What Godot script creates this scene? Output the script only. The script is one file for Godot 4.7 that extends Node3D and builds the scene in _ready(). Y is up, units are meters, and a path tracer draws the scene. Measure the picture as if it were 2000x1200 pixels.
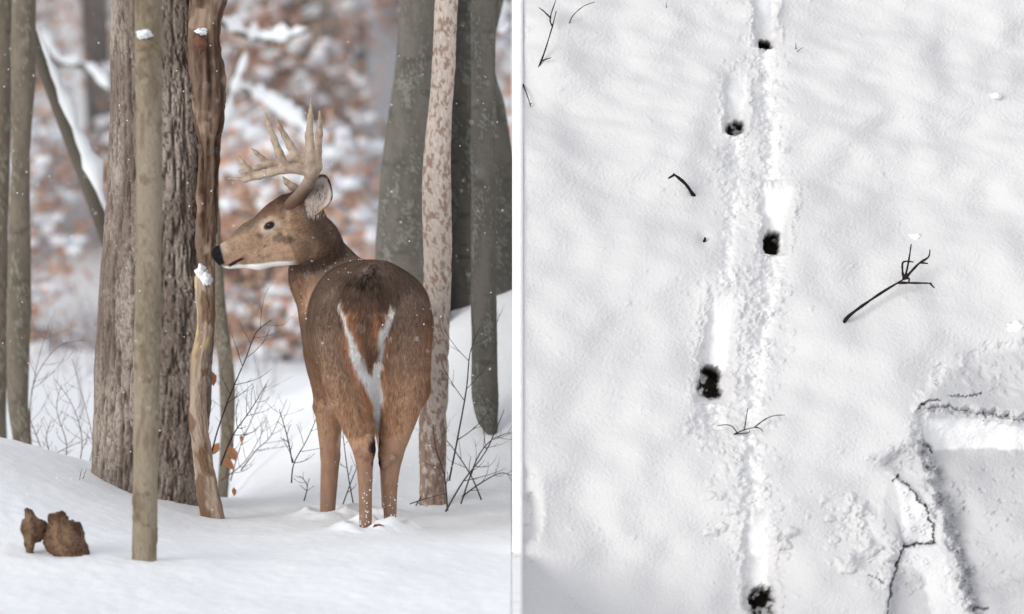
extends Node3D
# A white-tailed buck in a snowy wood; on the right a steep snow bank with tracks.

const F := 7420.0            # focal length in units of the frame's 2000 x 1200 grid
var cam_o := Vector3(0, 1.2, 0)
var cam_b := Basis(Vector3.RIGHT, -atan(200.0 / 7420.0))
var rng := RandomNumberGenerator.new()
var used := {}
var n1 := FastNoiseLite.new()    # smooth fractal
var n2 := FastNoiseLite.new()    # fine
var cells := FastNoiseLite.new() # bark plates
var patch := FastNoiseLite.new() # lichen patches

# ------------------------------------------------------------------ helpers
func P(px: float, py: float, d: float) -> Vector3:
	return cam_o + cam_b * Vector3((px - 1000.0) * d / F, (600.0 - py) * d / F, -d)

func srgb(r: float, g: float, b: float) -> Color:
	return Color(r / 255.0, g / 255.0, b / 255.0).srgb_to_linear()

func ss(a: float, b: float, x: float) -> float:
	return smoothstep(a, b, x)

func rnd(a: float, b: float) -> float:
	return rng.randf_range(a, b)

func numbered(called: String) -> String:
	var k: int = used.get(called, 0)
	used[called] = k + 1
	return called if k == 0 else "%s_%03d" % [called, k]

func tag(o: Node3D, label: String, category: String, group := "", kind := "") -> Node3D:
	if label:
		o.set_meta("label", label)
	if category:
		o.set_meta("category", category)
	if group:
		o.set_meta("group", group)
	if kind:
		o.set_meta("kind", kind)
	return o

func base(called: String, at: Vector3, label: String, category: String, group := "") -> Node3D:
	var o := Node3D.new()
	o.name = numbered(called)
	o.position = at
	add_child(o)
	tag(o, label, category, group)
	return o

func put(called: String, mesh: Mesh, mat: Material, parent: Node3D, kind := "", label := "") -> MeshInstance3D:
	var o := MeshInstance3D.new()
	o.name = numbered(called) if parent == self else called
	o.mesh = mesh
	o.material_override = mat
	parent.add_child(o, true)
	if parent != self and not parent is MeshInstance3D:
		o.position = -parent.position      # meshes are built in world metres
	if kind:
		o.set_meta("kind", kind)
	if label:
		o.set_meta("label", label)
	return o

class MB:
	var v := PackedVector3Array()
	var n := PackedVector3Array()
	var c := PackedColorArray()
	var i := PackedInt32Array()
	func add(p: Vector3, nn: Vector3, col: Color) -> int:
		v.push_back(p)
		n.push_back(nn)
		c.push_back(col)
		return v.size() - 1
	func tri(a: int, b: int, d: int) -> void:
		i.push_back(a)
		i.push_back(b)
		i.push_back(d)
	func mesh() -> ArrayMesh:
		var a := []
		a.resize(Mesh.ARRAY_MAX)
		a[Mesh.ARRAY_VERTEX] = v
		a[Mesh.ARRAY_NORMAL] = n
		a[Mesh.ARRAY_COLOR] = c
		a[Mesh.ARRAY_INDEX] = i
		var m := ArrayMesh.new()
		m.add_surface_from_arrays(Mesh.PRIMITIVE_TRIANGLES, a)
		return m
	# a regular sheet of rows x cols vertices already added from index first; flip turns its front
	func sheet(first: int, rows: int, cols: int, flip := false) -> void:
		for r in rows - 1:
			for k in cols - 1:
				var a := first + r * cols + k
				if flip:
					tri(a, a + cols, a + 1)
					tri(a + 1, a + cols, a + cols + 1)
				else:
					tri(a, a + 1, a + cols)
					tri(a + 1, a + cols + 1, a + cols)
	func sheet_normals(first: int, rows: int, cols: int, sgn := 1.0) -> void:
		for r in rows:
			for k in cols:
				var a := first + r * cols + k
				var l := a - 1 if k > 0 else a
				var rr := a + 1 if k < cols - 1 else a
				var u := a - cols if r > 0 else a
				var d := a + cols if r < rows - 1 else a
				n[a] = ((v[rr] - v[l]).cross(v[d] - v[u]) * sgn).normalized()

func material(rough := 0.9, bump := 0.0, scale := 8.0, nz: Texture2D = null, spec := 0.3) -> StandardMaterial3D:
	var m := StandardMaterial3D.new()
	m.vertex_color_use_as_albedo = true
	m.roughness = rough
	m.metallic_specular = spec
	if bump > 0.0 and nz:
		m.normal_enabled = true
		m.normal_texture = nz
		m.normal_scale = bump
		m.uv1_triplanar = true
		m.uv1_scale = Vector3.ONE * scale
	return m

func noise_normal(freq: float, octaves: int, strength: float, sd: int) -> NoiseTexture2D:
	var t := NoiseTexture2D.new()
	t.width = 512
	t.height = 512
	t.seamless = true
	t.as_normal_map = true
	t.bump_strength = strength
	var n := FastNoiseLite.new()
	n.seed = sd
	n.frequency = freq
	n.fractal_octaves = octaves
	t.noise = n
	return t

# a tapering tube through points; rad in metres
func tube(mb: MB, pts: Array, rad: Array, sides: int, col: Color, wob := 0.0) -> void:
	var first := mb.v.size()
	var up := Vector3(0.3, 0.2, 1).normalized()
	for k in pts.size():
		var t: Vector3 = (pts[mini(k + 1, pts.size() - 1)] - pts[maxi(k - 1, 0)]).normalized()
		var s := t.cross(up).normalized()
		var w := s.cross(t)
		for j in sides + 1:
			var a := TAU * j / sides
			var dir := s * cos(a) + w * sin(a)
			var p: Vector3 = pts[k]
			var r: float = rad[k]
			if wob > 0.0 and j < sides:
				r *= 1.0 + wob * n2.get_noise_3dv((p + dir * r) * 6.0)
			elif wob > 0.0:
				r *= 1.0 + wob * n2.get_noise_3dv((p + (s) * r) * 6.0)
			var sh := 0.85 + 0.3 * n2.get_noise_3dv(p * 9.0 + dir)
			mb.add(p + dir * r, dir, Color(col.r * sh, col.g * sh, col.b * sh))
	for k in pts.size() - 1:
		for j in sides:
			var a := first + k * (sides + 1) + j
			mb.tri(a, a + 1, a + sides + 1)
			mb.tri(a + 1, a + sides + 2, a + sides + 1)
	var cp := mb.add(pts[-1], (pts[-1] - pts[-2]).normalized(), col)
	for j in sides:
		var a := first + (pts.size() - 1) * (sides + 1) + j
		mb.tri(a, a + 1, cp)

func smooth_path(pts: Array, per := 5) -> Array:
	var o := []
	for k in pts.size() - 1:
		var a: Vector3 = pts[maxi(k - 1, 0)]
		var b: Vector3 = pts[k]
		var c: Vector3 = pts[k + 1]
		var e: Vector3 = pts[mini(k + 2, pts.size() - 1)]
		for j in per:
			o.append(b.cubic_interpolate(c, a, e, float(j) / per))
	o.append(pts[-1])
	return o

# lumpy blob (snow caps, clods): ellipsoid with noise
func blob(mb: MB, at: Vector3, r: Vector3, col: Color, lump := 0.25, rows := 9, cols := 14, freq := 3.0) -> void:
	var first := mb.v.size()
	for a in rows + 1:
		for b in cols + 1:
			var th := PI * a / rows
			var ph := TAU * (b % cols) / cols
			var dir := Vector3(sin(th) * cos(ph), cos(th), sin(th) * sin(ph))
			var k := 1.0 + lump * n1.get_noise_3dv(dir * freq * 9.0 + at * 31.0) * 2.0
			mb.add(at + dir * r * k, dir, col)
	mb.sheet(first, rows + 1, cols + 1, true)
	var save := mb.n.duplicate()
	mb.sheet_normals(first, rows + 1, cols + 1, 1.0)
	for q in range(first, mb.n.size()):
		if mb.n[q].length() < 0.5 or mb.n[q].dot(save[q]) < 0.0:
			mb.n[q] = save[q]

# ------------------------------------------------------------------ ground
const CREST := [[-2.6, 0.33], [-2.02, 0.25], [-1.66, 0.145], [-1.35, 0.05], [-1.15, 0.0], [-0.9, -0.01], [0.5, 0.0]]
const MOUND := [[-3.0, 0.0], [-1.7, -0.05], [-1.36, -0.13], [-1.21, 0.0], [-1.067, 0.108], [-0.92, 0.22], [-0.73, 0.36], [-0.5, 0.52], [-0.29, 0.70], [0.0, 0.80], [2.0, 0.85]]

func curve(t: Array, x: float) -> float:
	if x <= t[0][0]:
		return t[0][1]
	for k in t.size() - 1:
		if x < t[k + 1][0]:
			var u: float = (x - t[k][0]) / (t[k + 1][0] - t[k][0])
			var a: float = t[maxi(k - 1, 0)][1]
			var e: float = t[mini(k + 2, t.size() - 1)][1]
			return cubic_interpolate(t[k][1], t[k + 1][1], a, e, u)
	return t[-1][1]

func ground(x: float, d: float) -> float:
	var y := 0.0
	y += curve(CREST, x) * ss(12.2, 14.9, d) * (1.0 - ss(15.2, 17.0, d))
	y += curve(MOUND, x * 18.0 / maxf(d, 14.0)) * ss(15.2, 17.2, d) * (1.0 - ss(19.5, 26.0, d)) + 0.045 * ss(-1.2, -0.3, x) * ss(15.2, 17.2, d) * (1.0 - ss(19.5, 26.0, d))
	if d > 31.0:
		y += pow((d - 31.0) / 39.0, 1.2) * 8.5
	y += 0.030 * n1.get_noise_2d(x * 14.0, d * 9.0) + 0.16 * ss(20.0, 30.0, d) * n1.get_noise_2d(x * 4.0 + 50.0, d * 4.0)
	y -= 0.045 * clampf(13.5 - d, 0.0, 6.0)
	if d < 17.0 and d > 9.0:
		y += 0.006 * n1.get_noise_2d(x * 60.0, d * 45.0) + 0.0022 * n2.get_noise_2d(x * 140.0, d * 90.0)
		# trampled snow round the buck's hooves
		for f in HOOF:
			var r := Vector2(x - f.x, (d - f.y) * 0.55).length()
			y += 0.022 * exp(-pow((r - 0.075) / 0.045, 2.0)) * (1.0 + 1.1 * n1.get_noise_2d(x * 130.0, d * 130.0))
	return y

var HOOF := []

func hit(px: float, py: float, from := 10.0) -> float:   # distance at which that line of sight meets the snow
	var d := from
	while d < 80.0:
		var p := P(px, py, d)
		if p.y < ground(p.x, -p.z):
			return d
		d += 0.02
	return d

func build_ground(snow: Material) -> void:
	var xs := []
	var zs := []
	for q in [-120, -70, -40, -25, -16, -11, -8, -6, -4.6, -3.6, -3.0, -2.7, -2.5, -2.35]:
		xs.append(float(q))
	var x := -2.25
	while x < -0.004:
		xs.append(x)
		x += 0.011
	for q in [-0.0006, 0.0006, 0.03, 0.1, 0.2, 0.35, 0.5, 0.75, 1.0, 1.3, 1.7, 2.2, 3, 4, 6, 9, 14, 22, 40, 70, 120]:
		xs.append(float(q))
	for q in [-60, -20, 0, 3, 5, 6.5, 7.5, 8.2, 8.8, 9.3, 9.7]:
		zs.append(float(q))
	var d := 10.0
	while d < 19.5:
		zs.append(d)
		d += 0.011 if d < 12.5 else (0.014 if d < 15.6 else 0.022)
	while d < 34.0:
		zs.append(d)
		d += 0.12
	while d < 72.0:
		zs.append(d)
		d += 0.5
	for q in [75, 80, 90, 110, 150, 220]:
		zs.append(float(q))
	var mb := MB.new()
	for dd in zs:
		for xx in xs:
			var y := ground(xx, dd)
			if xx > 0.0:
				y = y - 0.75 * ss(7.0, 10.8, dd) * (1.0 - ss(14.6, 16.0, dd)) 
			mb.add(Vector3(xx, y, -dd), Vector3.UP, Color(0.915, 0.938, 0.965))
	mb.sheet(0, zs.size(), xs.size(), true)
	mb.sheet_normals(0, zs.size(), xs.size(), 1.0)
	var o := put("snowy_ground", mb.mesh(), snow, self)
	tag(o, "", "", "", "structure")

# ------------------------------------------------------------------ the tracked snow bank
const BX0 := 1000
const BY0 := -20
const BST := 2
const BW := 506
const BH := 621
var H := PackedFloat32Array()
var soil := PackedFloat32Array()
var HB := PackedFloat32Array()
var painted_shading := PackedFloat32Array()  # painted light and shade of the tracks: positive lit, negative shaded

func bank_box(cx: float, cy: float, rx: float, ry: float) -> Array:
	return [maxi(0, int((cx - rx - BX0) / BST)), mini(BW - 1, int((cx + rx - BX0) / BST) + 1), maxi(0, int((cy - ry - BY0) / BST)), mini(BH - 1, int((cy + ry - BY0) / BST) + 1)]

func warp(x: float, y: float, a: float, f: float) -> Vector2:
	f *= 0.16
	return Vector2(x + a * n1.get_noise_2d(x * f, y * f), y + a * n1.get_noise_2d(x * f + 300.0, y * f - 170.0))

func gauss(cx: float, cy: float, rx: float, ry: float, amp: float, turn := 0.0) -> void:
	var R := maxf(rx, ry) * 2.6
	var b := bank_box(cx, cy, R, R)
	var ca := cos(turn)
	var sa := sin(turn)
	for r in range(b[2], b[3] + 1):
		for k in range(b[0], b[1] + 1):
			var dx := BX0 + k * BST - cx
			var dy := BY0 + r * BST - cy
			var u := (dx * ca + dy * sa) / rx
			var w := (dy * ca - dx * sa) / ry
			H[r * BW + k] += amp * exp(-u * u - w * w)

func clod(cx: float, cy: float, rx: float, ry: float, amp: float, turn: float) -> void:
	var R := maxf(rx, ry) * 1.3
	var b := bank_box(cx, cy, R, R)
	var ca := cos(turn)
	var sa := sin(turn)
	for r in range(b[2], b[3] + 1):
		for k in range(b[0], b[1] + 1):
			var q := warp(BX0 + k * BST, BY0 + r * BST, rx * 0.6, 70.0 / maxf(rx, 4.0))
			var dx := q.x - cx
			var dy := q.y - cy
			var u := (dx * ca + dy * sa) / rx
			var w := (dy * ca - dx * sa) / ry
			var s := 1.0 - u * u - w * w
			if s > 0.0:
				H[r * BW + k] += amp * sqrt(s)

func crumbs(x0: float, y0: float, x1: float, y1: float, spread: float, count: int, big: float) -> void:
	for q in count:
		var t := rng.randf()
		var s := rng.randfn(0.0, spread)
		var e := pow(rng.randf(), 2.0)
		var rr := 2.6 + big * e
		clod(lerpf(x0, x1, t) + s, lerpf(y0, y1, t) + rnd(-10, 10), rr * rnd(0.8, 1.5), rr, (0.7 + rr * 0.40) * (1.0 if rng.randf() < 0.7 else -0.8), rnd(-0.6, 0.6))

func x_(k: int) -> float:
	return BX0 + k * BST

# a trough that deepens from a to b
func ramp(x0: float, y0: float, x1: float, y1: float, w0: float, w1: float, dep: float, e := 1.2, rim := 4.0) -> void:
	var b := bank_box((x0 + x1) / 2, (y0 + y1) / 2, absf(x1 - x0) / 2 + maxf(w0, w1) * 2.6, absf(y1 - y0) / 2 + 4)
	for r in range(b[2], b[3] + 1):
		for k in range(b[0], b[1] + 1):
			var q := warp(BX0 + k * BST, BY0 + r * BST, 9.0, 2.2)
			q = warp(q.x, q.y, 4.0, 7.0)
			var t := (BY0 + r * BST - y0) / (y1 - y0)
			if t < 0.0 or t > 1.0:
				continue
			var w := lerpf(w0, w1, t) * 0.5
			var u := absf(q.x - lerpf(x0, x1, t)) / w
			var g := minf(1.0, (1.0 - t) * 14.0)
			var at := r * BW + k
			var mk := (1.0 - ss(0.55, 1.15, u)) * g * ss(0.0, 0.22, t + 0.12 * n1.get_noise_2d(x_(k) * 1.2, r * 0.6))
			H[at] = lerpf(H[at], HB[at] + 1.2 * n2.get_noise_2d(x_(k) * 0.5, r * 0.7), mk * 0.85) - dep * pow(t, e) * mk
			painted_shading[at] = maxf(painted_shading[at], (1.0 - ss(0.5, 0.95, u)) * minf(1.0, (1.0 - t) * 5.0 + 0.3) * ss(0.0, 0.4, t))  # trough floor painted lighter, as if it caught the light
			H[at] += rim * exp(-pow((u - 1.35) / 0.28, 2.0)) * minf(1.0, t * 3.0) * g * (0.7 + 1.2 * n2.get_noise_2d(q.x * 0.8, q.y * 0.8))

func hole(cx: float, cy: float, rx: float, ry: float, dep: float, lo := 0.0) -> void:
	var b := bank_box(cx, cy, rx * 1.9, ry * 1.9)
	for r in range(b[2], b[3] + 1):
		for k in range(b[0], b[1] + 1):
			var x := BX0 + k * BST
			var y := BY0 + r * BST
			var q := warp(x, y, rx * 0.32, 3.4)
			q = warp(q.x, q.y, rx * 0.22, 9.0)
			var s := pow(pow(absf((q.x - cx) / rx), 3.0) + pow(absf((q.y - cy) / ry), 3.0), 1.0 / 3.0)
			var at := r * BW + k
			var m := 1.0 - ss(0.66, 1.08, s)
			H[at] -= dep * m
			var patchy := n1.get_noise_2d(x * 0.55 + cx * 7.0, y * 0.5) + 0.22 * n2.get_noise_2d(x * 0.9, y * 0.9)
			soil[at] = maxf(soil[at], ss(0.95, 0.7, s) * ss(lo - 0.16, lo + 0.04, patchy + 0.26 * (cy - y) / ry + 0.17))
			H[at] += m * 7.0 * n2.get_noise_2d(x * 0.9, y * 0.9)

func furrow(pts: Array, w: float, dep: float, rough: float) -> void:
	for j in pts.size() - 1:
		var a: Vector2 = pts[j]
		var c: Vector2 = pts[j + 1]
		var b := bank_box((a.x + c.x) / 2, (a.y + c.y) / 2, absf(a.x - c.x) / 2 + w * 2.2, absf(a.y - c.y) / 2)
		for r in range(b[2], b[3] + 1):
			var y := float(BY0 + r * BST)
			if y < a.y or y >= c.y:
				continue
			var t := (y - a.y) / (c.y - a.y)
			for k in range(b[0], b[1] + 1):
				var x := float(BX0 + k * BST)
				var q := warp(x, y, 7.0, 3.5)
				var u := absf(q.x - lerpf(a.x, c.x, t)) / w
				var m := exp(-u * u * 1.6)
				var at := r * BW + k
				painted_shading[at] = maxf(painted_shading[at], 0.8 * m * clampf(0.85 + 0.9 * n1.get_noise_2d(x * 0.5, y * 0.7), 0, 1))  # light painted along the drag line as brighter snow
				H[at] -= dep * m * (1.0 + 0.5 * n1.get_noise_2d(x * 0.6, y * 0.9))
				H[at] += rough * exp(-pow(u / 1.5, 4.0)) * (0.6 * n2.get_noise_2d(x * 0.7, y * 1.0) + 0.9 * n1.get_noise_2d(x * 0.8, y * 1.4))

func crack(pts: Array, w: float, dep: float) -> void:
	for j in pts.size() - 1:
		var a: Vector2 = pts[j]
		var c: Vector2 = pts[j + 1]
		var b := bank_box((a.x + c.x) / 2, (a.y + c.y) / 2, absf(a.x - c.x) / 2 + 22, absf(a.y - c.y) / 2 + 22)
		for r in range(b[2], b[3] + 1):
			for k in range(b[0], b[1] + 1):
				var x := float(BX0 + k * BST)
				var y := float(BY0 + r * BST)
				var q := warp(x, y, 7.0, 4.0)
				q = warp(q.x, q.y, 2.5, 14.0)
				var near := Geometry2D.get_closest_point_to_segment(q, a, c)
				var ww := 0.66 * w * (0.75 + 0.9 * n1.get_noise_2d(x * 0.9, y * 0.9))
				var u := q.distance_to(near)
				if u < ww * 2.0 and ww > 0.2:
					var at := r * BW + k
					H[at] = minf(H[at], H[at] - 0.7 * dep * (1.0 - ss(0.5, 1.6, u / ww)))

func inside(poly: PackedVector2Array, q: Vector2) -> float:   # signed distance to an outline, positive inside
	var best := 1e9
	for j in poly.size():
		best = minf(best, q.distance_squared_to(Geometry2D.get_closest_point_to_segment(q, poly[j], poly[(j + 1) % poly.size()])))
	return sqrt(best) * (1.0 if Geometry2D.is_point_in_polygon(q, poly) else -1.0)

func shade_area(poly: PackedVector2Array, value: float, wall: float, wob: float) -> void:
	var lo := Vector2(1e9, 1e9)
	var hi := -lo
	for p in poly:
		lo = lo.min(p)
		hi = hi.max(p)
	var c := (lo + hi) / 2
	var b := bank_box(c.x, c.y, (hi.x - lo.x) / 2 + wall, (hi.y - lo.y) / 2 + wall)
	for r in range(b[2], b[3] + 1):
		for k in range(b[0], b[1] + 1):
			var q := warp(BX0 + k * BST, BY0 + r * BST, wob, 4.0)
			q = warp(q.x, q.y, wob * 0.4, 11.0)
			var m := ss(-wall, wall * 0.5, inside(poly, q)) * (1.0 + 0.5 * n1.get_noise_2d(q.x * 0.5, q.y * 0.5))
			painted_shading[r * BW + k] = lerpf(painted_shading[r * BW + k], value, clampf(m, 0, 1))

# floor pressed (dep < 0) or raised inside an outline, with a soft wall of the given width; tilt per pixel down the picture
func press(poly: PackedVector2Array, dep: float, wall: float, wob: float, tilt_y := 0.0, tilt_x := 0.0, oy := 0.0, ox := 0.0, least := -1e9) -> void:
	var lo := Vector2(1e9, 1e9)
	var hi := -lo
	for p in poly:
		lo = lo.min(p)
		hi = hi.max(p)
	var c := (lo + hi) / 2
	var b := bank_box(c.x, c.y, (hi.x - lo.x) / 2 + wall, (hi.y - lo.y) / 2 + wall)
	for r in range(b[2], b[3] + 1):
		for k in range(b[0], b[1] + 1):
			var q := warp(BX0 + k * BST, BY0 + r * BST, wob, 4.0)
			q = warp(q.x, q.y, wob * 0.4, 11.0)
			var s := inside(poly, q)
			if s > -wall:
				H[r * BW + k] += maxf(least, dep + tilt_y * (BY0 + r * BST + 22.0 * n1.get_noise_2d((BX0 + k * BST) * 0.16, r * 0.3) - oy) + tilt_x * (q.x - ox)) * ss(-wall, wall * 0.3, s)

func V(a: Array) -> PackedVector2Array:
	var o := PackedVector2Array()
	for j in range(0, a.size(), 2):
		o.push_back(Vector2(a[j], a[j + 1]))
	return o

func bank_point(px: float, py: float) -> Vector3:       # where a line of sight meets the bank's plane
	var al := deg_to_rad(50.0)
	var nn := Vector3(0, cos(al), sin(al))
	var c := P(1000, 600, 14.0)
	var dir := (P(px, py, 1.0) - cam_o)
	return cam_o + dir * ((c - cam_o).dot(nn) / dir.dot(nn))

func bank_normal() -> Vector3:
	var al := deg_to_rad(50.0)
	return Vector3(0, cos(al), sin(al))

func bank_at(px: float, py: float, lift := 0.0) -> Vector3:   # a point on the finished bank, lift in frame units
	var k := clampi(int((px - BX0) / BST), 0, BW - 1)
	var r := clampi(int((py - BY0) / BST), 0, BH - 1)
	return bank_point(px, py) + Vector3(0, 0.12, 1).normalized() * (H[r * BW + k] + lift) / 530.0

func build_bank(snow: Material) -> void:
	H.resize(BW * BH)
	soil.resize(BW * BH)
	painted_shading.resize(BW * BH)
	for r in BH:
		for k in BW:
			var x := float(BX0 + k * BST)
			var y := float(BY0 + r * BST)
			var top := 1.0 - ss(150.0, 620.0, y)
			var h := 46.0 * n1.get_noise_2d(x * 0.050 + 40.0, y * 0.06 + 10.0) + 22.0 * n1.get_noise_2d(x * 0.065 - y * 0.04, y * 0.13) * (0.25 + 0.9 * top)
			h += 0.6 * n1.get_noise_2d(x * 0.7 + 900.0, y * 1.0)
			H[r * BW + k] = h
	# broad hollows
	gauss(1035, 175, 46, 60, -20)
	gauss(1060, 215, 60, 22, -7, 0.6)
	gauss(1340, 372, 60, 12, -5)
	gauss(1376, 468, 13, 16, -10)
	gauss(1230, 1010, 150, 110, -14)
	gauss(1130, 590, 130, 50, 10)
	gauss(1050, 1110, 60, 46, -16)
	gauss(1390, 690, 34, 90, -6)
	gauss(1510, 470, 34, 56, -9)
	gauss(1488, 1120, 62, 120, -16)
	gauss(1437, 235, 26, 40, -7)
	HB = H.duplicate()
	# the drag lines and loose crumbs along the two lines of tracks
	furrow([Vector2(1497, 96), Vector2(1500, 180), Vector2(1507, 260), Vector2(1510, 350)], 20, 13, 3.5)
	furrow([Vector2(1437, 262), Vector2(1440, 340), Vector2(1432, 430), Vector2(1415, 560)], 16, 5, 3.5)
	furrow([Vector2(1511, 500), Vector2(1503, 580), Vector2(1485, 680), Vector2(1472, 780), Vector2(1462, 850)], 20, 11, 3.5)
	furrow([Vector2(1462, 850), Vector2(1470, 930), Vector2(1478, 1010), Vector2(1486, 1130)], 20, 8, 3.5)
	furrow([Vector2(1390, 790), Vector2(1396, 840)], 26, 9, 5)
	crumbs(1480, -10, 1515, 360, 22, 210, 5.5)
	crumbs(1440, 110, 1445, 420, 22, 150, 6.0)
	crumbs(1520, 330, 1470, 860, 26, 240, 6.5)
	crumbs(1420, 520, 1370, 860, 26, 180, 6.5)
	crumbs(1440, 850, 1470, 1100, 34, 260, 8.0)
	crumbs(1480, 520, 1420, 760, 30, 200, 5.0)
	for q in 260:
		var e := pow(rng.randf(), 3.0)
		clod(rnd(1005, 2005), rnd(-10, 1200), 2.5 + 4.0 * e, 2.2 + 3.0 * e, 0.7 + 2.0 * e, rnd(-1, 1))
	# five steps: a smooth trough, then the hole with its dark floor
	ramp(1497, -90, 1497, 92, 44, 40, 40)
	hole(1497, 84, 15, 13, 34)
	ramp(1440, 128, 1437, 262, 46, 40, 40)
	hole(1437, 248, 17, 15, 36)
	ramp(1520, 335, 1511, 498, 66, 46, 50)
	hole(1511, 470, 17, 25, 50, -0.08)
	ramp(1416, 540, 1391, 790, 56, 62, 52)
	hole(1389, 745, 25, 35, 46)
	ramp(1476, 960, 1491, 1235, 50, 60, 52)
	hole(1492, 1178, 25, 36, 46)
	# boot prints at the lower right
	press(V([1795, 795, 1850, 735, 1930, 690, 2040, 672, 2040, 815, 1900, 800]), 16.0, 22, 12, 0.42, 0.0, 740)
	press(V([1812, 808, 2050, 828, 2050, 1250, 1925, 1250, 1895, 1110, 1862, 1010, 1826, 905, 1800, 840]), 0.0, 30, 16, -0.62, 0.0, 806, 0.0, -46.0)
	press(V([1812, 808, 2050, 828, 2050, 1250, 1925, 1250, 1895, 1110, 1862, 1010, 1826, 905, 1800, 840]), -6, 10, 14)
	press(V([1745, 930, 1790, 968, 1828, 1018, 1834, 1060, 1768, 1068, 1750, 1000]), 6, 7, 3, -0.36, 0.10, 1000, 1780)
	press(V([1768, 1066, 1834, 1062, 1862, 1120, 1880, 1230, 1730, 1230, 1752, 1120]), -8, 12, 6, -0.12, 0.15, 1100, 1800)
	press(V([1895, 1172, 2040, 1120, 2040, 1240, 1880, 1240]), 12, 18, 7)
	gauss(1740, 905, 30, 14, -15)
	shade_area(V([1800, 792, 1850, 738, 1930, 696, 2040, 680, 2040, 815, 1900, 798]), -0.55, 14, 12)  # from here: painted shade and light on the boot print's faces
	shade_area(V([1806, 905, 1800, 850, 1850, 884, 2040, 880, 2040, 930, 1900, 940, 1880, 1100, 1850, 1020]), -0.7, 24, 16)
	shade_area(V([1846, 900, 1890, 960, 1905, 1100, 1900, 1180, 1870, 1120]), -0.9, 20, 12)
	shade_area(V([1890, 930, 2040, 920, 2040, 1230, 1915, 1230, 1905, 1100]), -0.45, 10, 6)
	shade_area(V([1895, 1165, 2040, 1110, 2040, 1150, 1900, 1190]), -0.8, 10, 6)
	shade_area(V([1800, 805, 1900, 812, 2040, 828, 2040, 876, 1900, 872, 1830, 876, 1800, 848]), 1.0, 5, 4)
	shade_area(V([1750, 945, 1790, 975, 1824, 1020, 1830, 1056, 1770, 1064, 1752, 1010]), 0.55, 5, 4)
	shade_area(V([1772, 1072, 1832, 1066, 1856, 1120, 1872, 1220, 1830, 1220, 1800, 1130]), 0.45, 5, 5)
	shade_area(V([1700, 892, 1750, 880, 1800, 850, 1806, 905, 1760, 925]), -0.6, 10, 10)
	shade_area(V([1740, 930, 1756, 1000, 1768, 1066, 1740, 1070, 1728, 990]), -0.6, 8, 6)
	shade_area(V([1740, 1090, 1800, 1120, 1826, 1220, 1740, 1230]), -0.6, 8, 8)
	gauss(1690, 1165, 40, 46, 16)
	gauss(1775, 850, 24, 40, 7, 0.4)
	for q in [[1722, 893, 30, 10], [1652, 1103, 24, 17], [1633, 1055, 12, 9], [1625, 1013, 11, 7], [1682, 1022, 13, 9], [1700, 1075, 22, 19], [1690, 1000, 12, 9], [1655, 995, 7, 9], [1548, 1040, 15, 12], [1740, 1085, 16, 12], [1535, 1065, 13, 11], [1392, 1040, 15, 11], [1412, 1030, 12, 9], [1943, 190, 11, 8]]:
		clod(q[0], q[1], q[2], q[3], q[3] * 0.75, rnd(-0.3, 0.3))
		gauss(q[0], q[1] + q[3] * 0.9, q[2], q[3] * 0.6, -q[3] * 0.3)
	crumbs(1640, 960, 1740, 1150, 36, 150, 9.0)
	crumbs(1790, 830, 1760, 920, 18, 60, 7.0)
	crumbs(1830, 900, 1890, 1180, 16, 120, 6.0)
	crumbs(1930, 700, 1950, 770, 60, 90, 6.0)
	for q in 90:
		clod(rnd(1875, 2000), rnd(910, 1160), rnd(2.5, 6), rnd(2.5, 5), rnd(-5, 3), rnd(-1, 1))
	for q in 26:                                   # tread dimples
		var cx := rnd(1752, 1826)
		var cy := rnd(955, 1160)
		clod(cx, cy, 7, 6, 3.5, 0)
		clod(cx, cy, 4, 3.4, -4.0, 0)
	crack([Vector2(1792, 800), Vector2(1800, 790), Vector2(1830, 784)], 3.0, 22)
	crack([Vector2(1800, 800), Vector2(1850, 797), Vector2(1900, 806), Vector2(1960, 815), Vector2(2010, 822)], 2.2, 16)
	crack([Vector2(1845, 776), Vector2(1880, 776), Vector2(1915, 770)], 2.2, 15)
	crack([Vector2(1800, 858), Vector2(1826, 884)], 2.4, 16)
	crack([Vector2(1743, 940), Vector2(1748, 928), Vector2(1782, 960), Vector2(1806, 990), Vector2(1822, 1020), Vector2(1830, 1056)], 2.8, 24)
	crack([Vector2(1830, 1056), Vector2(1800, 1064), Vector2(1766, 1066), Vector2(1758, 1090), Vector2(1748, 1128), Vector2(1738, 1160), Vector2(1732, 1215)], 3.4, 30)
	crack([Vector2(1696, 1126), Vector2(1712, 1128), Vector2(1722, 1140)], 2.0, 12)
	crack([Vector2(1905, 1192), Vector2(1940, 1190)], 2.6, 18)
	# left edge: half a print
	gauss(1034, 1010, 26, 46, -13)
	press(V([995, 968, 1040, 970, 1056, 1005, 1046, 1048, 995, 1062]), -10, 10, 7)
	clod(1018, 1005, 22, 26, 12, 0.2)
	gauss(1060, 1000, 12, 50, 7)
	gauss(1030, 925, 16, 14, -8)
	# grain
	for r in BH:
		for k in BW:
			var x := float(BX0 + k * BST)
			var y := float(BY0 + r * BST)
			H[r * BW + k] += 0.8 * n2.get_noise_2d(x * 1.1, y * 1.1) + 0.7 * n1.get_noise_2d(x * 2.0, y * 2.6)
	var cols := []
	var rows := []
	for q in [-3, -2, -1]:
		cols.append(float(q))
	for q in 10:
		cols.append(1000.2 + q * 2.0)
	for k in range(10, BW - 2):
		cols.append(float(BX0 + k * BST))
	for q in [2012, 2030, 2060, 2100, 2160, 2240, 2340, 2480, 2700, 3000, 3600, 4600]:
		cols.append(float(q))
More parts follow.
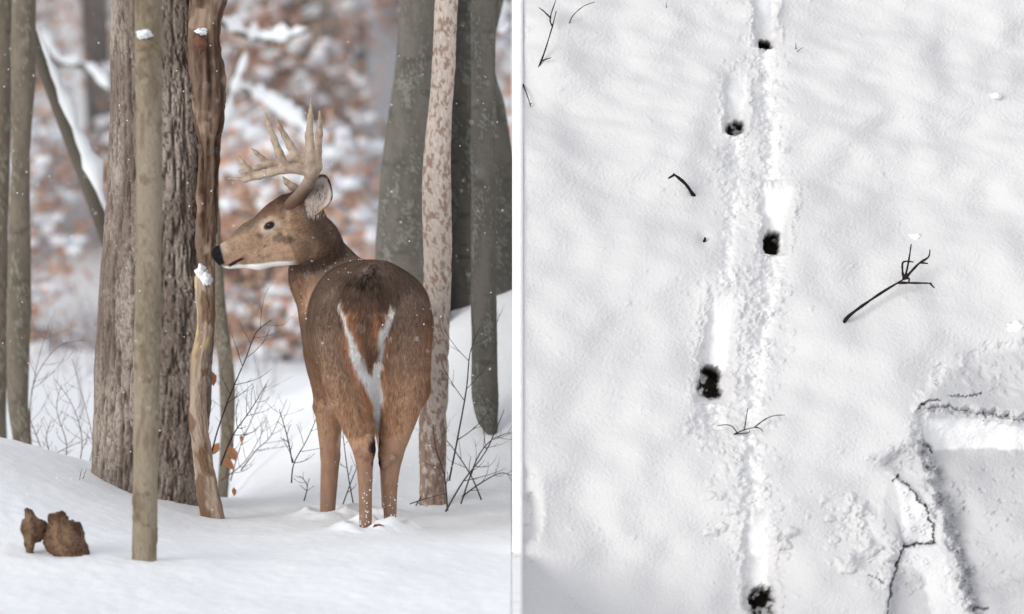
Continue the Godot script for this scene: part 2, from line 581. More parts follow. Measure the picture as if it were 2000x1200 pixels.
	for q in [-4, -3, -700, -500, -350, -240, -160, -100, -60, -36]:
		rows.append(float(q))
	for r in BH:
		rows.append(float(BY0 + r * BST))
	for q in [1236, 1260, 1300, 1360, 1430]:
		rows.append(float(q))
	var nn := bank_normal()
	var out := Vector3(0, 0.12, 1).normalized()
	var mb := MB.new()
	var white := Color(0.685, 0.68, 0.686)
	var divider_white := Color(0.97, 0.97, 0.97)  # whiter than the bank, for the added divider strip
	var edge_d := 99.0
	for ri in rows.size():
		var y: float = rows[ri]
		if ri < 2:
			y = -700.0
		for ci in cols.size():
			var x: float = cols[ci]
			if ci < 3:
				x = 1000.2
			var near_lip := false
			var k := clampi(int((x - BX0) / BST), 0, BW - 1)
			var r := clampi(int((y - BY0) / BST), 0, BH - 1)
			var h := H[r * BW + k]
			if y < BY0:
				h += 14.0 * n1.get_noise_2d(x * 0.6, y * 0.8) * ss(-20, -200, y)
			var tn := painted_shading[r * BW + k]
			var col := white.lerp(Color(0.88, 0.88, 0.88), tn) if tn > 0.0 else white.lerp(Color(0.50, 0.50, 0.515), -tn)  # painted light and shade mixed into the snow colour
			var so := soil[r * BW + k]
			if x < 1020.5:                                # added white divider between the two views, shaped as a snow lip
				var u := (x - 1010.0) / 10.0
				h = minf(30.0, HB[r * BW + 12]) + 6.0 + 5.0 * sqrt(maxf(0.0, 1.0 - u * u * 0.98)) + 0.8 * n1.get_noise_2d(x * 3.0, y * 0.8)
				col = divider_white
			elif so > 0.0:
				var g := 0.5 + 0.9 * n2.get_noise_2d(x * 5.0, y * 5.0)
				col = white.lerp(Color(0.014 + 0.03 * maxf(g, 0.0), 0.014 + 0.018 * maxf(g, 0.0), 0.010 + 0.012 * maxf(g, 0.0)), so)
			var p := bank_point(x, y) + out * h / 530.0
			if ci < 13 and y > 1000.0:
				if ci == 0:
					edge_d = hit(996.0, y + 3.0, 9.0) if y < 1262.0 else edge_d - 0.1
				if edge_d < -p.z:
					var db := -bank_point(1012.0, y).z
					p = P(x, y, edge_d) if ci > 2 else P([1003.0, 1002.0, 1001.0][ci], y, [db + 0.3, db, lerpf(edge_d, db, 0.4)][ci])
					near_lip = true
			if ci < 3 and not near_lip:
				var go: float = [5.0, 1.4, 0.2][ci]
				p += Vector3(0.004 + 0.16 * go * (1.0 + 0.6 * n1.get_noise_2d(go * 30.0, y * 0.3)), -0.10 * go, -go)
			if ri < 2:
				p += Vector3(0, -3.5 if ri == 0 else 0.0, -7.0 if ri == 0 else -2.5)
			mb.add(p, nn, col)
	mb.sheet(0, rows.size(), cols.size())
	mb.sheet_normals(0, rows.size(), cols.size(), -1.0)
	# the end wall keeps a crisp edge: its normals are its own
	var o := put("snow_bank", mb.mesh(), snow, self)
	tag(o, "", "", "", "structure")

# ------------------------------------------------------------------ trunks
# rows: [py, left, right] at distance d; style picks the bark
func trunk_mesh(d: float, rows: Array, na: int, nv: int, style: String, sd: float, deep := 0.8, step_up := 0.0) -> ArrayMesh:
	var mb := MB.new()
	var L := []
	var R := []
	for q in rows:
		L.append([q[0], q[1]])
		R.append([q[0], q[2]])
	var y0: float = rows[0][0]
	var y1: float = rows[-1][0]
	for r in nv + 1:
		var t := float(r) / nv
		var py := lerpf(y0, y1, t)
		var l := curve(L, py)
		var g := curve(R, py)
		var c := P((l + g) / 2, py, d)
		var rad := (g - l) / 2 * d / F
		for j in na + 1:
			var a := TAU * (j % na) / na
			var dir := Vector3(cos(a), 0, sin(a) * deep)
			var q := c + dir * rad
			var s := Vector3(cos(a) * rad, q.y, sin(a) * rad) + Vector3(sd, sd * 1.7, 0)
			var dis := 0.0
			var col := Color.BLACK
			match style:
				"furrow":
					var a1 := absf(n1.get_noise_3d(s.x * 330.0, s.y * 34.0, s.z * 330.0))
					var a2 := absf(n1.get_noise_3d(s.x * 620.0 + 70.0, s.y * 120.0, s.z * 620.0))
					var pl := ss(0.0, 0.13, a1) * (0.45 + 0.55 * ss(0.0, 0.10, a2))
					var fi := n2.get_noise_3d(s.x * 900.0, s.y * 350.0, s.z * 900.0)
					dis = -0.012 * (1.0 - pl) + 0.0022 * fi + 0.006 * n1.get_noise_3dv(s * 60.0)
					var m := 0.5 + 0.5 * n1.get_noise_3d(s.x * 90.0, s.y * 40.0, s.z * 90.0)
					col = srgb(122, 110, 101).lerp(srgb(164, 153, 143), ss(0.35, 0.85, m + 0.35 * fi)).lerp(srgb(72, 60, 52), 0.85 * (1.0 - pl))
				"smooth":
					var lf := n1.get_noise_3d(s.x * 170.0, s.y * 60.0, s.z * 170.0)
					var fi := n2.get_noise_3d(s.x * 800.0, s.y * 700.0, s.z * 800.0)
					var sp := cells.get_noise_3dv(s * 170.0) + 1.0
					dis = 0.005 * lf + 0.0016 * fi
					var ring := n1.get_noise_3d(s.x * 90.0, s.y * 230.0, s.z * 90.0)
					dis += 0.002 * ss(0.3, 0.5, ring) * 0.5
					col = srgb(118, 114, 108).lerp(srgb(93, 91, 86), clampf(0.5 + lf + 0.5 * fi, 0, 1)).lerp(srgb(88, 86, 80), ss(0.34, 0.52, ring) * 0.7)
					if lf + 0.8 * fi > 0.44:
						col = col.lerp(srgb(156, 158, 148), 0.5)
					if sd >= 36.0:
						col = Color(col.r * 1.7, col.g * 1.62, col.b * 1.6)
					if sd == 29.0:
						col = Color(col.r * 0.9, col.g * 0.9, col.b * 0.9)
					if sd < 16.0:
						col = Color(col.r * 1.18, col.g * 1.08, col.b * 0.96)
					if sp > 1.0 and fi > 0.2:
						col = col.lerp(srgb(60, 58, 54), 0.35)
				"tan":
					var lf := n1.get_noise_3d(s.x * 50.0, s.y * 16.0, s.z * 50.0)
					var fi := n2.get_noise_3d(s.x * 800.0, s.y * 300.0, s.z * 800.0)
					var scar := ss(0.30, 0.46, n1.get_noise_3d(s.x * 200.0, s.y * 260.0, s.z * 200.0))
					dis = 0.004 * lf + 0.0016 * fi + 0.003 * scar
					col = srgb(146, 135, 117).lerp(srgb(112, 101, 86), clampf(0.45 + 1.3 * lf + 0.6 * fi, 0, 1)).lerp(srgb(108, 92, 76), 0.6 * ss(0.12, 0.45, n1.get_noise_3d(s.x * 300.0, s.y * 90.0, s.z * 300.0))).lerp(srgb(96, 82, 68), 0.5 * scar)
				"lichen":
					var pa := patch.get_noise_3d(s.x * 100.0, s.y * 62.0, s.z * 100.0) + 0.5 * n2.get_noise_3dv(s * 600.0)
					var low := ss(700.0, 930.0, py + 120.0 * n1.get_noise_3dv(s * 40.0))
					var m := ss(-0.06, 0.06, pa + 0.22 - low * 0.55)
					var fi := n2.get_noise_3d(s.x * 900.0, s.y * 300.0, s.z * 900.0)
					dis = 0.0018 * m + 0.0014 * fi + 0.006 * n1.get_noise_3dv(s * 45.0)
					var fu := cells.get_noise_3d(s.x * 80.0, s.y * 12.0, s.z * 80.0) + 1.0
					dis -= 0.007 * (1.0 - ss(0.0, 0.2, fu)) * ss(450.0, 650.0, py)
					col = srgb(156, 134, 122).lerp(srgb(198, 187, 178), m)
					col = col.lerp(srgb(110, 94, 84), clampf(0.4 * fi + 0.15, 0, 1))
				"rot":
					var fb := n1.get_noise_3d(s.x * 460.0, s.y * 36.0, s.z * 460.0)
					var fi := n2.get_noise_3d(s.x * 900.0, s.y * 160.0, s.z * 900.0)
					dis = 0.020 * fb + 0.005 * fi + 0.020 * n1.get_noise_3dv(s * 70.0)
					col = srgb(124, 104, 90).lerp(srgb(70, 54, 45), clampf(0.5 - 1.2 * fb + 0.4 * fi, 0, 1)).lerp(srgb(150, 130, 112), ss(0.15, 0.4, n1.get_noise_3dv(s * 120.0)))
				"snag":
					var fb := 1.2 * n1.get_noise_3d(s.x * 520.0, s.y * 60.0, s.z * 460.0)
					var fi := n2.get_noise_3d(s.x * 900.0, s.y * 160.0, s.z * 900.0)
					var pl := n1.get_noise_3d(s.x * 190.0, s.y * 90.0, s.z * 190.0)
					dis = 0.006 * fb + 0.003 * fi + 0.006 * pl
					col = srgb(172, 154, 137).lerp(srgb(138, 118, 102), clampf(0.45 - fb + 0.5 * fi, 0, 1)).lerp(srgb(104, 78, 60), 0.75 * ss(0.2, 0.36, pl)).lerp(srgb(196, 176, 132), ss(0.15, 0.4, -pl) * (1.0 - ss(620, 760, py)))
			var ends := 1.0
			if step_up > 0.0:
				ends = 1.0
			mb.add(q + Vector3(cos(a), 0, sin(a)) * dis * ends, dir, col)
	mb.sheet(0, nv + 1, na + 1)
	mb.sheet_normals(0, nv + 1, na + 1, -1.0)
	for r in nv + 1:                                     # close the seam's shading
		var a := r * (na + 1)
		var m := (mb.n[a] + mb.n[a + na]).normalized()
		mb.n[a] = m
		mb.n[a + na] = m
	# caps
	for e in [0, nv]:
		var cc := Vector3.ZERO
		for j in na:
			cc += mb.v[e * (na + 1) + j]
		cc /= na
		var q := mb.add(cc, Vector3.UP if e == 0 else Vector3.DOWN, mb.c[e * (na + 1)])
		for j in na:
			var a: int = e * (na + 1) + j
			if e == 0:
				mb.tri(a, q, a + 1)
			else:
				mb.tri(a, a + 1, q)
	return mb.mesh()

func tree(called: String, label: String, d: float, rows: Array, na: int, nv: int, style: String, sd: float, mat: Material, group := "") -> Node3D:
	var last: Array = rows[-1]
	var foot := P((last[1] + last[2]) / 2.0, last[0], d)
	var o := base(called, foot, label, "tree", group)
	put("trunk", trunk_mesh(d, rows, na, nv, style, sd), mat, o)
	return o

# ------------------------------------------------------------------ distance fields (deer, stumps)
# bones: [a, b, ra, rb, flat axis, flat factor]
func field_mesh(mb: MB, bones: Array, cell: float, kk: float, colour: Callable, cut := 1e9) -> int:
	var lo := Vector3(1e9, 1e9, 1e9)
	var hi := -lo
	var mar := cell * 3.0 + kk
	for b in bones:
		var r: float = maxf(b[2], b[3])
		lo = lo.min((b[0] as Vector3).min(b[1]) - Vector3.ONE * r)
		hi = hi.max((b[0] as Vector3).max(b[1]) + Vector3.ONE * r)
	lo -= Vector3.ONE * mar
	hi += Vector3.ONE * mar
	var nx := int((hi.x - lo.x) / cell) + 2
	var ny := int((hi.y - lo.y) / cell) + 2
	var nz := int((hi.z - lo.z) / cell) + 2
	var g := PackedFloat32Array()
	g.resize(nx * ny * nz)
	g.fill(1.0)
	for b in bones:
		var a: Vector3 = b[0]
		var e: Vector3 = b[1]
		var ra: float = b[2]
		var rb: float = b[3]
		var fl: bool = b.size() > 4
		var kb: float = b[6] if b.size() > 6 else kk
		var ax: Vector3 = b[4] if fl else Vector3.ZERO
		var fs: float = b[5] if fl else 1.0
		var ab := e - a
		var ll := maxf(ab.length_squared(), 1e-9)
		var r := maxf(ra, rb) + mar
		var b0 := ((a.min(e) - Vector3.ONE * r - lo) / cell).clamp(Vector3.ZERO, Vector3(nx - 1, ny - 1, nz - 1))
		var b1 := ((a.max(e) + Vector3.ONE * r - lo) / cell).clamp(Vector3.ZERO, Vector3(nx - 1, ny - 1, nz - 1))
		for z in range(int(b0.z), int(b1.z) + 1):
			for y in range(int(b0.y), int(b1.y) + 1):
				var at := (z * ny + y) * nx
				for x in range(int(b0.x), int(b1.x) + 1):
					var p := lo + Vector3(x, y, z) * cell - a
					if fl:
						var along := p - ab * clampf(p.dot(ab) / ll, 0.0, 1.0)
						p += ax * along.dot(ax) * (1.0 / fs - 1.0)
					var t := clampf(p.dot(ab) / ll, 0.0, 1.0)
					var dd := (p - ab * t).length() - (ra + (rb - ra) * t)
					if fl and dd > 0.0:
						dd *= minf(fs, 1.0)
					var o := g[at + x]
					if o - dd > kb:
						g[at + x] = dd
					elif dd - o < kb:
						var h := kb - absf(o - dd)
						g[at + x] = minf(o, dd) - h * h / (4.0 * kb)
	var first := mb.v.size()
	var idx := {}
	var sx := 1
	var sy := nx
	var sz := nx * ny
	var lim := cell * 2.2
	for z in range(1, nz - 2):
		for y in range(1, ny - 2):
			var row := z * sz + y * sy
			for x in range(1, nx - 2):
				var q := row + x
				var v0 := g[q]
				if absf(v0) > lim:
					continue
				var sum := Vector3.ZERO
				var cnt := 0
				var val := [v0, g[q + 1], g[q + sy], g[q + sy + 1], g[q + sz], g[q + sz + 1], g[q + sz + sy], g[q + sz + sy + 1]]
				var neg := 0
				for u in 8:
					if val[u] < 0.0:
						neg += 1
				if neg == 0 or neg == 8:
					continue
				for u in 8:
					for bit in [1, 2, 4]:
						if u & bit == 0:
							var w: int = u | bit
							if (val[u] < 0.0) != (val[w] < 0.0):
								var t: float = val[u] / (val[u] - val[w])
								sum += Vector3(u & 1, (u >> 1) & 1, (u >> 2) & 1).lerp(Vector3(w & 1, (w >> 1) & 1, (w >> 2) & 1), t)
								cnt += 1
				var grad := Vector3(val[1] + val[3] + val[5] + val[7] - val[0] - val[2] - val[4] - val[6], val[2] + val[3] + val[6] + val[7] - val[0] - val[1] - val[4] - val[5], val[4] + val[5] + val[6] + val[7] - val[0] - val[1] - val[2] - val[3]).normalized()
				var p := lo + (Vector3(x, y, z) + sum / cnt) * cell
				idx[q] = mb.add(p, grad, colour.call(p, grad))
	for q in idx:
		var inside_ := g[q] < 0.0
		# edges along x, y, z from corner q
		for e in [[sx, sy, sz], [sy, sz, sx], [sz, sx, sy]]:
			if (g[q + e[0]] < 0.0) == inside_:
				continue
			var a = idx.get(q)
			var b = idx.get(q - e[1])
			var c = idx.get(q - e[1] - e[2])
			var d = idx.get(q - e[2])
			if b == null or c == null or d == null:
				continue
			if inside_:
				mb.tri(a, c, b)
				mb.tri(a, d, c)
			else:
				mb.tri(a, b, c)
				mb.tri(a, c, d)
	return first

func bone(a: Array, b: Array) -> Array:    # [px, py, d, r px] twice
	return [P(a[0], a[1], a[2]), P(b[0], b[1], b[2]), a[3] * a[2] / F, b[3] * b[2] / F]

func leg(a: Array, b: Array, k: float) -> Array:
	var o := bone(a, b)
	o.append_array([Vector3(0, 0, 1), 1.0, k])
	return o

# ------------------------------------------------------------------ the buck
var head_o := Vector3.ZERO
var head_x := Vector3.RIGHT     # nose to poll
var head_y := Vector3.UP
const DH := 14.45

const VC := [[560, 713], [600, 713.5], [637, 714.5], [673, 714], [710, 717], [735, 720], [770, 728], [800, 732]]
const VW := [[560, 46], [585, 49], [601, 50], [637, 42], [673, 35], [710, 26], [735, 17], [770, 10], [800, 8]]
const VT := [[540, 40], [580, 43], [601, 44], [620, 38], [637, 31], [673, 22], [700, 13], [715, 7], [732, 0]]

func dull(c: Color, k: float) -> Color:
	var g := 0.3 * c.r + 0.6 * c.g + 0.1 * c.b
	k *= 1.3
	return Color(minf(0.9, lerpf(c.r, g, 0.18) * k), minf(0.9, lerpf(c.g, g, 0.18) * k), minf(0.9, lerpf(c.b, g, 0.18) * k))

func coat(p: Vector3, nn: Vector3) -> Color:
	# the buck's own axes: X and Y in units of 1/530 m over its hind hooves
	var X := p.x * 530.0 + 1000.0
	var Y := 1035.0 - p.y * 530.0
	var Z := -p.z
	var f1 := n1.get_noise_3dv(p * 60.0)
	var f2 := n2.get_noise_3d(p.x * 420.0, p.y * 110.0, p.z * 420.0)
	var X2 := X + 9.0 * f1 + 5.0 * f2
	var Y2 := Y + 16.0 * f1 + 12.0 * f2
	var grey := srgb(114, 94, 80)
	var tan_ := srgb(158, 122, 93)
	var col := grey.lerp(tan_, ss(575.0, 830.0, Y2))
	# flanks
	col = col.lerp(srgb(132, 90, 60), 0.55 * ss(810.0, 846.0, X2) * ss(560, 640, Y2) * ss(960, 780, Y2))
	col = col.lerp(srgb(100, 80, 68), 0.5 * ss(60.0, 0.0, absf(X2 - 668.0)) * ss(555, 600, Y2) * ss(800, 690, Y2) * ss(14.6, 14.3, Z))
	col = col.lerp(srgb(96, 78, 68), 0.4 * exp(-pow((X2 - 740.0) / 95.0, 2.0) - pow((Y2 - 545.0) / 40.0, 2.0)))
	col = col.lerp(srgb(108, 84, 68), 0.35 * ss(14.35, 14.8, Z) * ss(560, 620, Y2))
	# lower legs
	col = col.lerp(srgb(132, 100, 79), 0.85 * ss(840, 910, Y2))
	col = col.lerp(srgb(128, 102, 84), 0.5 * ss(960, 1010, Y2))
	# neck front
	if Z > 14.35:
		col = col.lerp(srgb(168, 128, 100), 0.7 * ss(14.38, 14.56, Z) * ss(650, 610, Y2) * ss(60.0, 0.0, (X2 - 575.0) - (Y2 - 560.0) * 0.45) * ss(520, 560, Y2))
	if Z > 14.5:                                   # inside of the fore leg
		col = col.lerp(srgb(226, 216, 206), ss(650, 658, X2 + (Y2 - 800) * 0.06) * ss(755, 790, Y2) * ss(930, 850, Y2) * ss(690, 680, X2))
	if nn.z > -0.2 and Z < 14.45 and Y < 860.0 and Y > 500.0:
		# rump patch: white V round the tail, tail dark above and rusty at its sides
		var cx := curve(VC, Y2)
		var side := absf(X2 - cx)
		var white := srgb(242, 236, 230)
		var wo := curve(VW, Y2)
		if Y2 > 578.0 and Y2 < 800.0:
			col = col.lerp(srgb(176, 118, 78), 0.6 * ss(wo + 26.0, wo, side) * ss(620, 660, Y2))
			col = col.lerp(white, ss(wo + 5.0, wo - 5.0, side + 4.0 * f2) * ss(580, 596, Y2) * ss(785, 765, Y2))
		# white between the thighs
		col = col.lerp(srgb(240, 234, 228), ss(13.0 - 5.0 * ss(770, 830, Y2), 6.0 - 5.0 * ss(770, 830, Y2), absf(X2 - 735.0)) * ss(740, 770, Y2) * ss(850, 815, Y2))
		# tail
		var wt := curve(VT, Y2)
		var ts := absf(X2 - lerpf(713.0, 721.0, ss(620, 715, Y2)))
		var tm := ss(wt + 5.0, wt - 5.0, ts - 4.0 * f2) * ss(535, 572, Y2) * ss(730, 718, Y2)
		var rust := srgb(156, 110, 78).lerp(srgb(96, 74, 60), clampf(ss(0.8, 0.1, ts / maxf(wt, 1.0)) * 0.8 + 0.35 * f2, 0, 1))
		rust = srgb(98, 77, 64).lerp(rust, ss(578, 625, Y2 + 22.0 * f2))
		rust = rust.lerp(srgb(96, 70, 56), 0.7 * ss(650, 690, Y2))
		col = col.lerp(rust, tm)
		# black saddle at the root of the tail
		var wave := 7.0 * sin(X2 * 0.07) + 10.0 * f1
		col = col.lerp(srgb(34, 27, 24), 0.95 * exp(-pow((X2 - 716.0) / 25.0, 4.0) - pow((Y2 + wave * 0.5 - 530.0) / 4.5, 2.0)))
		col = col.lerp(srgb(34, 27, 24), 0.95 * exp(-pow((X2 - 709.0) / 30.0, 4.0) - pow((Y2 + wave * 0.5 - 543.0) / 5.0, 2.0)))
		col = col.lerp(srgb(48, 38, 33), 0.6 * exp(-pow((X2 - 722.0) / 34.0, 4.0) - pow((Y2 + wave - 560.0) / 5.0, 2.0)))
	# hock tufts
	if Z < 14.3:
		col = col.lerp(srgb(44, 32, 28), ss(1.15, 0.6, Vector2((X2 - 731.0) / 13.0, (Y2 - 866.0) / 24.0).length()))
		col = col.lerp(srgb(44, 32, 28), ss(1.15, 0.6, Vector2((X2 - 740.0) / 10.0, (Y2 - 914.0) / 20.0).length()))
	return dull(col, 1.0 + 0.22 * f2)

func face(p: Vector3, nn: Vector3) -> Color:
	var q := p - head_o
	var u := q.dot(head_x) * 530.0       # 0 at the nose tip, about 165 at the poll
	var w := q.dot(head_y) * 530.0       # above and below the middle line
	var f1 := n1.get_noise_3dv(p * 90.0)
	var f2 := n2.get_noise_3dv(p * 300.0)
	u += 5.0 * f1
	w += 4.0 * f1
	var col := srgb(140, 112, 88)
	col = col.lerp(srgb(150, 120, 94), ss(-2, -24, w) * ss(50, 110, u))
	col = col.lerp(srgb(100, 84, 72), ss(6, 24, w) * ss(20, 60, u))
	col = col.lerp(srgb(92, 66, 52), ss(18, 34, w + 6.0 * f2) * ss(80, 125, u))            # forehead cap
	col = col.lerp(srgb(60, 48, 42), 0.75 * exp(-pow((u - 104.0 + w * 0.3) / 8.0, 2.0) - pow((w + 6.0) / 7.0, 2.0)))   # tear mark
	col = col.lerp(srgb(150, 104, 74), 0.7 * exp(-pow((u - 142.0) / 16.0, 2.0) - pow((w - 15.0) / 10.0, 2.0)))
	col = col.lerp(srgb(180, 162, 144), 0.55 * ss(1.5, 0.8, Vector2((u - 130.0) / 19.0, (w - 1.0) / 15.0).length()))
	col = col.lerp(srgb(48, 38, 34), ss(1.25, 0.85, Vector2((u - 130.5) / 11.0, (w - 1.8) / 7.5).length()))   # eye ring
	col = col.lerp(srgb(84, 72, 64), 0.75 * ss(-0.05, 0.25, n1.get_noise_3dv(p * 330.0)) * ss(70, 100, u) * ss(178, 150, u) * ss(-4, -16, w) * ss(-58, -40, w))
	col = col.lerp(srgb(176, 164, 150), 0.5 * ss(48, 24, u) * ss(-12, 2, w) )     # pale band behind the nose
	col = col.lerp(srgb(232, 226, 218), ss(2.5, -2.5, w + 29.0 + (u - 12.0) * 0.40) * ss(6, 12, u) * ss(150, 125, u))                  # chin and throat
	col = col.lerp(srgb(40, 34, 32), ss(4.5, 1.5, absf(w + 32.0)) * ss(16, 24, u) * ss(58, 48, u))     # lip
	col = col.lerp(srgb(30, 29, 32), ss(23, 18, u - w * 0.2) * ss(-27, -22, w))                                # nose
	var k := 1.0 + 0.25 * f2 + 0.30 * n2.get_noise_3d(p.x * 700.0, p.y * 900.0, p.z * 700.0)
	return dull(col, k)

func build_deer(fur: Material, hairm: Material, horn: Material, gloss: Material, snow: Material) -> void:
	var deer := base("white_tailed_deer", P(735, 1030, 14.1), "antlered brown buck standing in the snow with its head turned left", "deer")
	head_o = P(416, 500, DH)
	head_x = (P(582, 414, DH) - head_o).normalized()
	head_y = Vector3(-head_x.y, head_x.x, 0).normalized()
	var mb := MB.new()
	var bones := [
		# rump, barrel, chest
		bone([735, 642, 14.26, 104], [714, 640, 14.45, 104]),
		bone([736, 570, 14.17, 62], [710, 596, 14.85, 62]), bone([690, 590, 14.22, 48], [684, 600, 14.8, 60]), bone([784, 594, 14.22, 48], [740, 610, 14.8, 60]),
		bone([694, 592, 14.3, 62], [682, 594, 14.85, 68]),
		bone([716, 630, 14.4, 104], [690, 630, 14.85, 92]),
		bone([712, 670, 14.4, 92], [688, 690, 14.85, 86]),
		# left and right hind leg
		leg([672, 640, 14.17, 64], [680, 755, 14.13, 48], 0.04), leg([680, 755, 14.13, 48], [711, 878, 13.98, 22], 0.02), leg([711, 878, 13.98, 21], [713, 935, 13.99, 14], 0.012), leg([713, 935, 13.99, 14], [714, 1050, 14.02, 12], 0.01),
		leg([784, 640, 14.17, 62], [789, 755, 14.17, 50], 0.04), leg([789, 755, 14.17, 49], [763, 888, 14.06, 24], 0.02), leg([763, 888, 14.06, 24], [761, 945, 14.06, 15.5], 0.012), leg([761, 945, 14.06, 15.5], [762, 1040, 14.10, 11.5], 0.01),
		# hock points
		leg([721, 862, 13.96, 12], [716, 885, 13.96, 16], 0.012), leg([750, 905, 14.02, 12], [756, 892, 14.03, 17], 0.012),
		# fore legs
		bone([660, 700, 14.72, 60], [642, 790, 14.74, 30]), leg([642, 790, 14.74, 29], [645, 890, 14.66, 19], 0.015), leg([645, 890, 14.66, 19], [638, 1030, 14.66, 14], 0.01),
		bone([738, 700, 14.78, 56], [750, 790, 14.78, 26]), leg([750, 790, 14.78, 26], [756, 890, 14.75, 16], 0.015), leg([756, 890, 14.75, 16], [758, 1030, 14.8, 11], 0.01),
		leg([720, 728, 14.13, 24], [738, 830, 14.13, 11], 0.03),
		# neck
		bone([672, 604, 14.78, 84], [634, 540, 14.72, 66]), leg([634, 540, 14.72, 66], [613, 474, 14.58, 48], 0.04), leg([613, 474, 14.58, 48], [594, 442, 14.48, 40], 0.04),
		# tail, lying on the rump
		bone([714, 578, 14.085, 38], [715, 640, 14.035, 32]), bone([715, 640, 14.035, 31], [722, 712, 14.03, 8]),
	]
	for q in [bones.size() - 1, bones.size() - 2]:
		bones[q].append(Vector3(0, 0, 1))
		bones[q].append(0.55)
		bones[q].append(0.025)
	field_mesh(mb, bones, 0.0105, 0.075, coat)
	var body_tris := mb.i.size()
	var hz := Vector3(0, 0, 1)
	var hb := [
		[bone([584, 424, DH, 42], [546, 434, DH, 39]), 0.80], [bone([546, 434, DH, 38], [490, 467, DH, 30]), 0.78], [bone([490, 467, DH, 29], [446, 493, DH, 19]), 0.85],
		[bone([446, 493, DH, 19], [430, 499, DH, 14.5]), 1.0], [bone([566, 478, DH, 42], [505, 502, DH, 22]), 0.7], [bone([505, 502, DH, 21], [448, 515, DH, 10]), 0.75],
		[bone([560, 408, DH, 26], [580, 402, DH, 26]), 1.0], [bone([584, 424, DH, 44], [608, 466, DH + 0.08, 46]), 0.9],
		# brow, near and far
		[bone([522, 429, DH - 0.040, 9], [545, 424, DH - 0.045, 10]), 1.0], [bone([522, 429, DH + 0.040, 9], [545, 424, DH + 0.045, 10]), 1.0],
		# nose wings, lips
		[bone([425, 494, DH - 0.012, 8], [432, 492, DH - 0.016, 9]), 1.0], [bone([425, 494, DH + 0.012, 8], [432, 492, DH + 0.016, 9]), 1.0],
		[bone([470, 507, DH - 0.02, 9], [435, 510, DH - 0.008, 8]), 1.0],
	]
	var head_bones := []
	for q in hb:
		var b: Array = q[0]
		if q[1] < 1.0:
			b.append(hz)
			b.append(q[1])
		head_bones.append(b)
	var neck_mix := func(p: Vector3, nn: Vector3) -> Color:
		var u := (p - head_o).dot(head_x) * 530.0
		return face(p, nn).lerp(coat(p, nn), ss(178.0, 212.0, u + 10.0 * n1.get_noise_3dv(p * 90.0)))
	field_mesh(mb, head_bones, 0.0046, 0.024, neck_mix)
	put("body", mb.mesh(), fur, deer)

	# coat of fine hairs lying along the body
	var hair := MB.new()
	var flow_back := Vector3(0.0, -1.0, 0.32)
	var tri_n := mb.i.size() / 3
	for t in tri_n:
		var a := mb.v[mb.i[t * 3]]
		var b := mb.v[mb.i[t * 3 + 1]]
		var c := mb.v[mb.i[t * 3 + 2]]
		var nn := (mb.n[mb.i[t * 3]] + mb.n[mb.i[t * 3 + 1]] + mb.n[mb.i[t * 3 + 2]]).normalized()
		if nn.z < -0.35:
			continue
		var area := (b - a).cross(c - a).length() * 0.5
		var head := t * 3 >= body_tris
		var want := area * (330000.0 if head else 150000.0)
		var count := int(want) + (1 if rng.randf() < want - int(want) else 0)
		for q in count:
			var r1 := sqrt(rng.randf())
			var r2 := rng.randf()
			var p := a * (1.0 - r1) + b * r1 * (1.0 - r2) + c * r1 * r2
			var u := (p - head_o).dot(head_x) * 530.0
			var Y := 1035.0 - p.y * 530.0
			var X := p.x * 530.0 + 1000.0
			if head and u < 26.0:
				continue
			var ln := 0.026
			var lift := 0.13
			var flow := flow_back
			if p.z < -14.4:
				flow = Vector3(0.25, -1.0, 0.3)
			if head:
				ln = 0.010 + 0.014 * ss(110.0, 190.0, u)
				flow = head_x + Vector3(0, -0.25, 0)
				lift = 0.12
			if not head:
				ln = lerpf(0.026, 0.011, ss(760.0, 930.0, Y))
			if Y > 525.0 and Y < 610.0 and X > 648.0 and X < 792.0 and p.z > -14.35:
				var inn := ss(648.0, 680.0, X) * ss(792.0, 755.0, X) * ss(525.0, 545.0, Y) * ss(610.0, 585.0, Y)
				ln = lerpf(0.026, 0.042, inn)
				lift = lerpf(0.13, 0.22, inn)
				flow = flow.lerp(Vector3((X - 715.0) * 0.008, -1.0, 0.3), inn)
			elif not head and absf(X - 722.0) < 64.0 and Y > 580.0 and Y < 840.0 and p.z > -14.3:
				ln = lerpf(ln, 0.036, ss(64.0, 40.0, absf(X - 722.0)))
				lift = 0.17
			var cl := n1.get_noise_3dv(p * 120.0)
			flow += Vector3(cl * 0.5 + rnd(-0.22, 0.22), rnd(-0.15, 0.15), n1.get_noise_3dv(p * 120.0 + Vector3(50, 0, 0)) * 0.5)
			var dir := (flow - nn * flow.dot(nn)).normalized()
			dir = (dir + nn * lift * rnd(0.4, 1.7)).normalized()
			ln *= rnd(0.6, 1.25)
			var sd := dir.cross(nn).normalized() * (0.0012 if head else 0.0014)
			var col: Color
			if head:
				col = face(p, nn).lerp(coat(p, nn), ss(178.0, 212.0, u))
			else:
				col = coat(p, nn)
			var k := rnd(0.72, 1.55) * (1.0 + (0.55 if not head else 0.35) * n2.get_noise_3d(p.x * 900.0, p.y * 280.0, p.z * 900.0))
			col = Color(minf(col.r * k, 0.9), minf(col.g * k, 0.9), minf(col.b * k, 0.9))
			var tip := Color(minf(col.r * 1.15, 0.92), minf(col.g * 1.15, 0.92), minf(col.b * 1.15, 0.92))
			var hn := (nn + dir * 0.25).normalized()
			var root := p - nn * 0.002
			var i0 := hair.add(root - sd, hn, col)
			var i1 := hair.add(root + sd, hn, col)
			var i2 := hair.add(root + dir * ln, hn, tip)
			if (root + sd - (root - sd)).cross(root + dir * ln - (root - sd)).dot(nn) < 0.0:
				hair.tri(i0, i1, i2)
			else:
				hair.tri(i0, i2, i1)
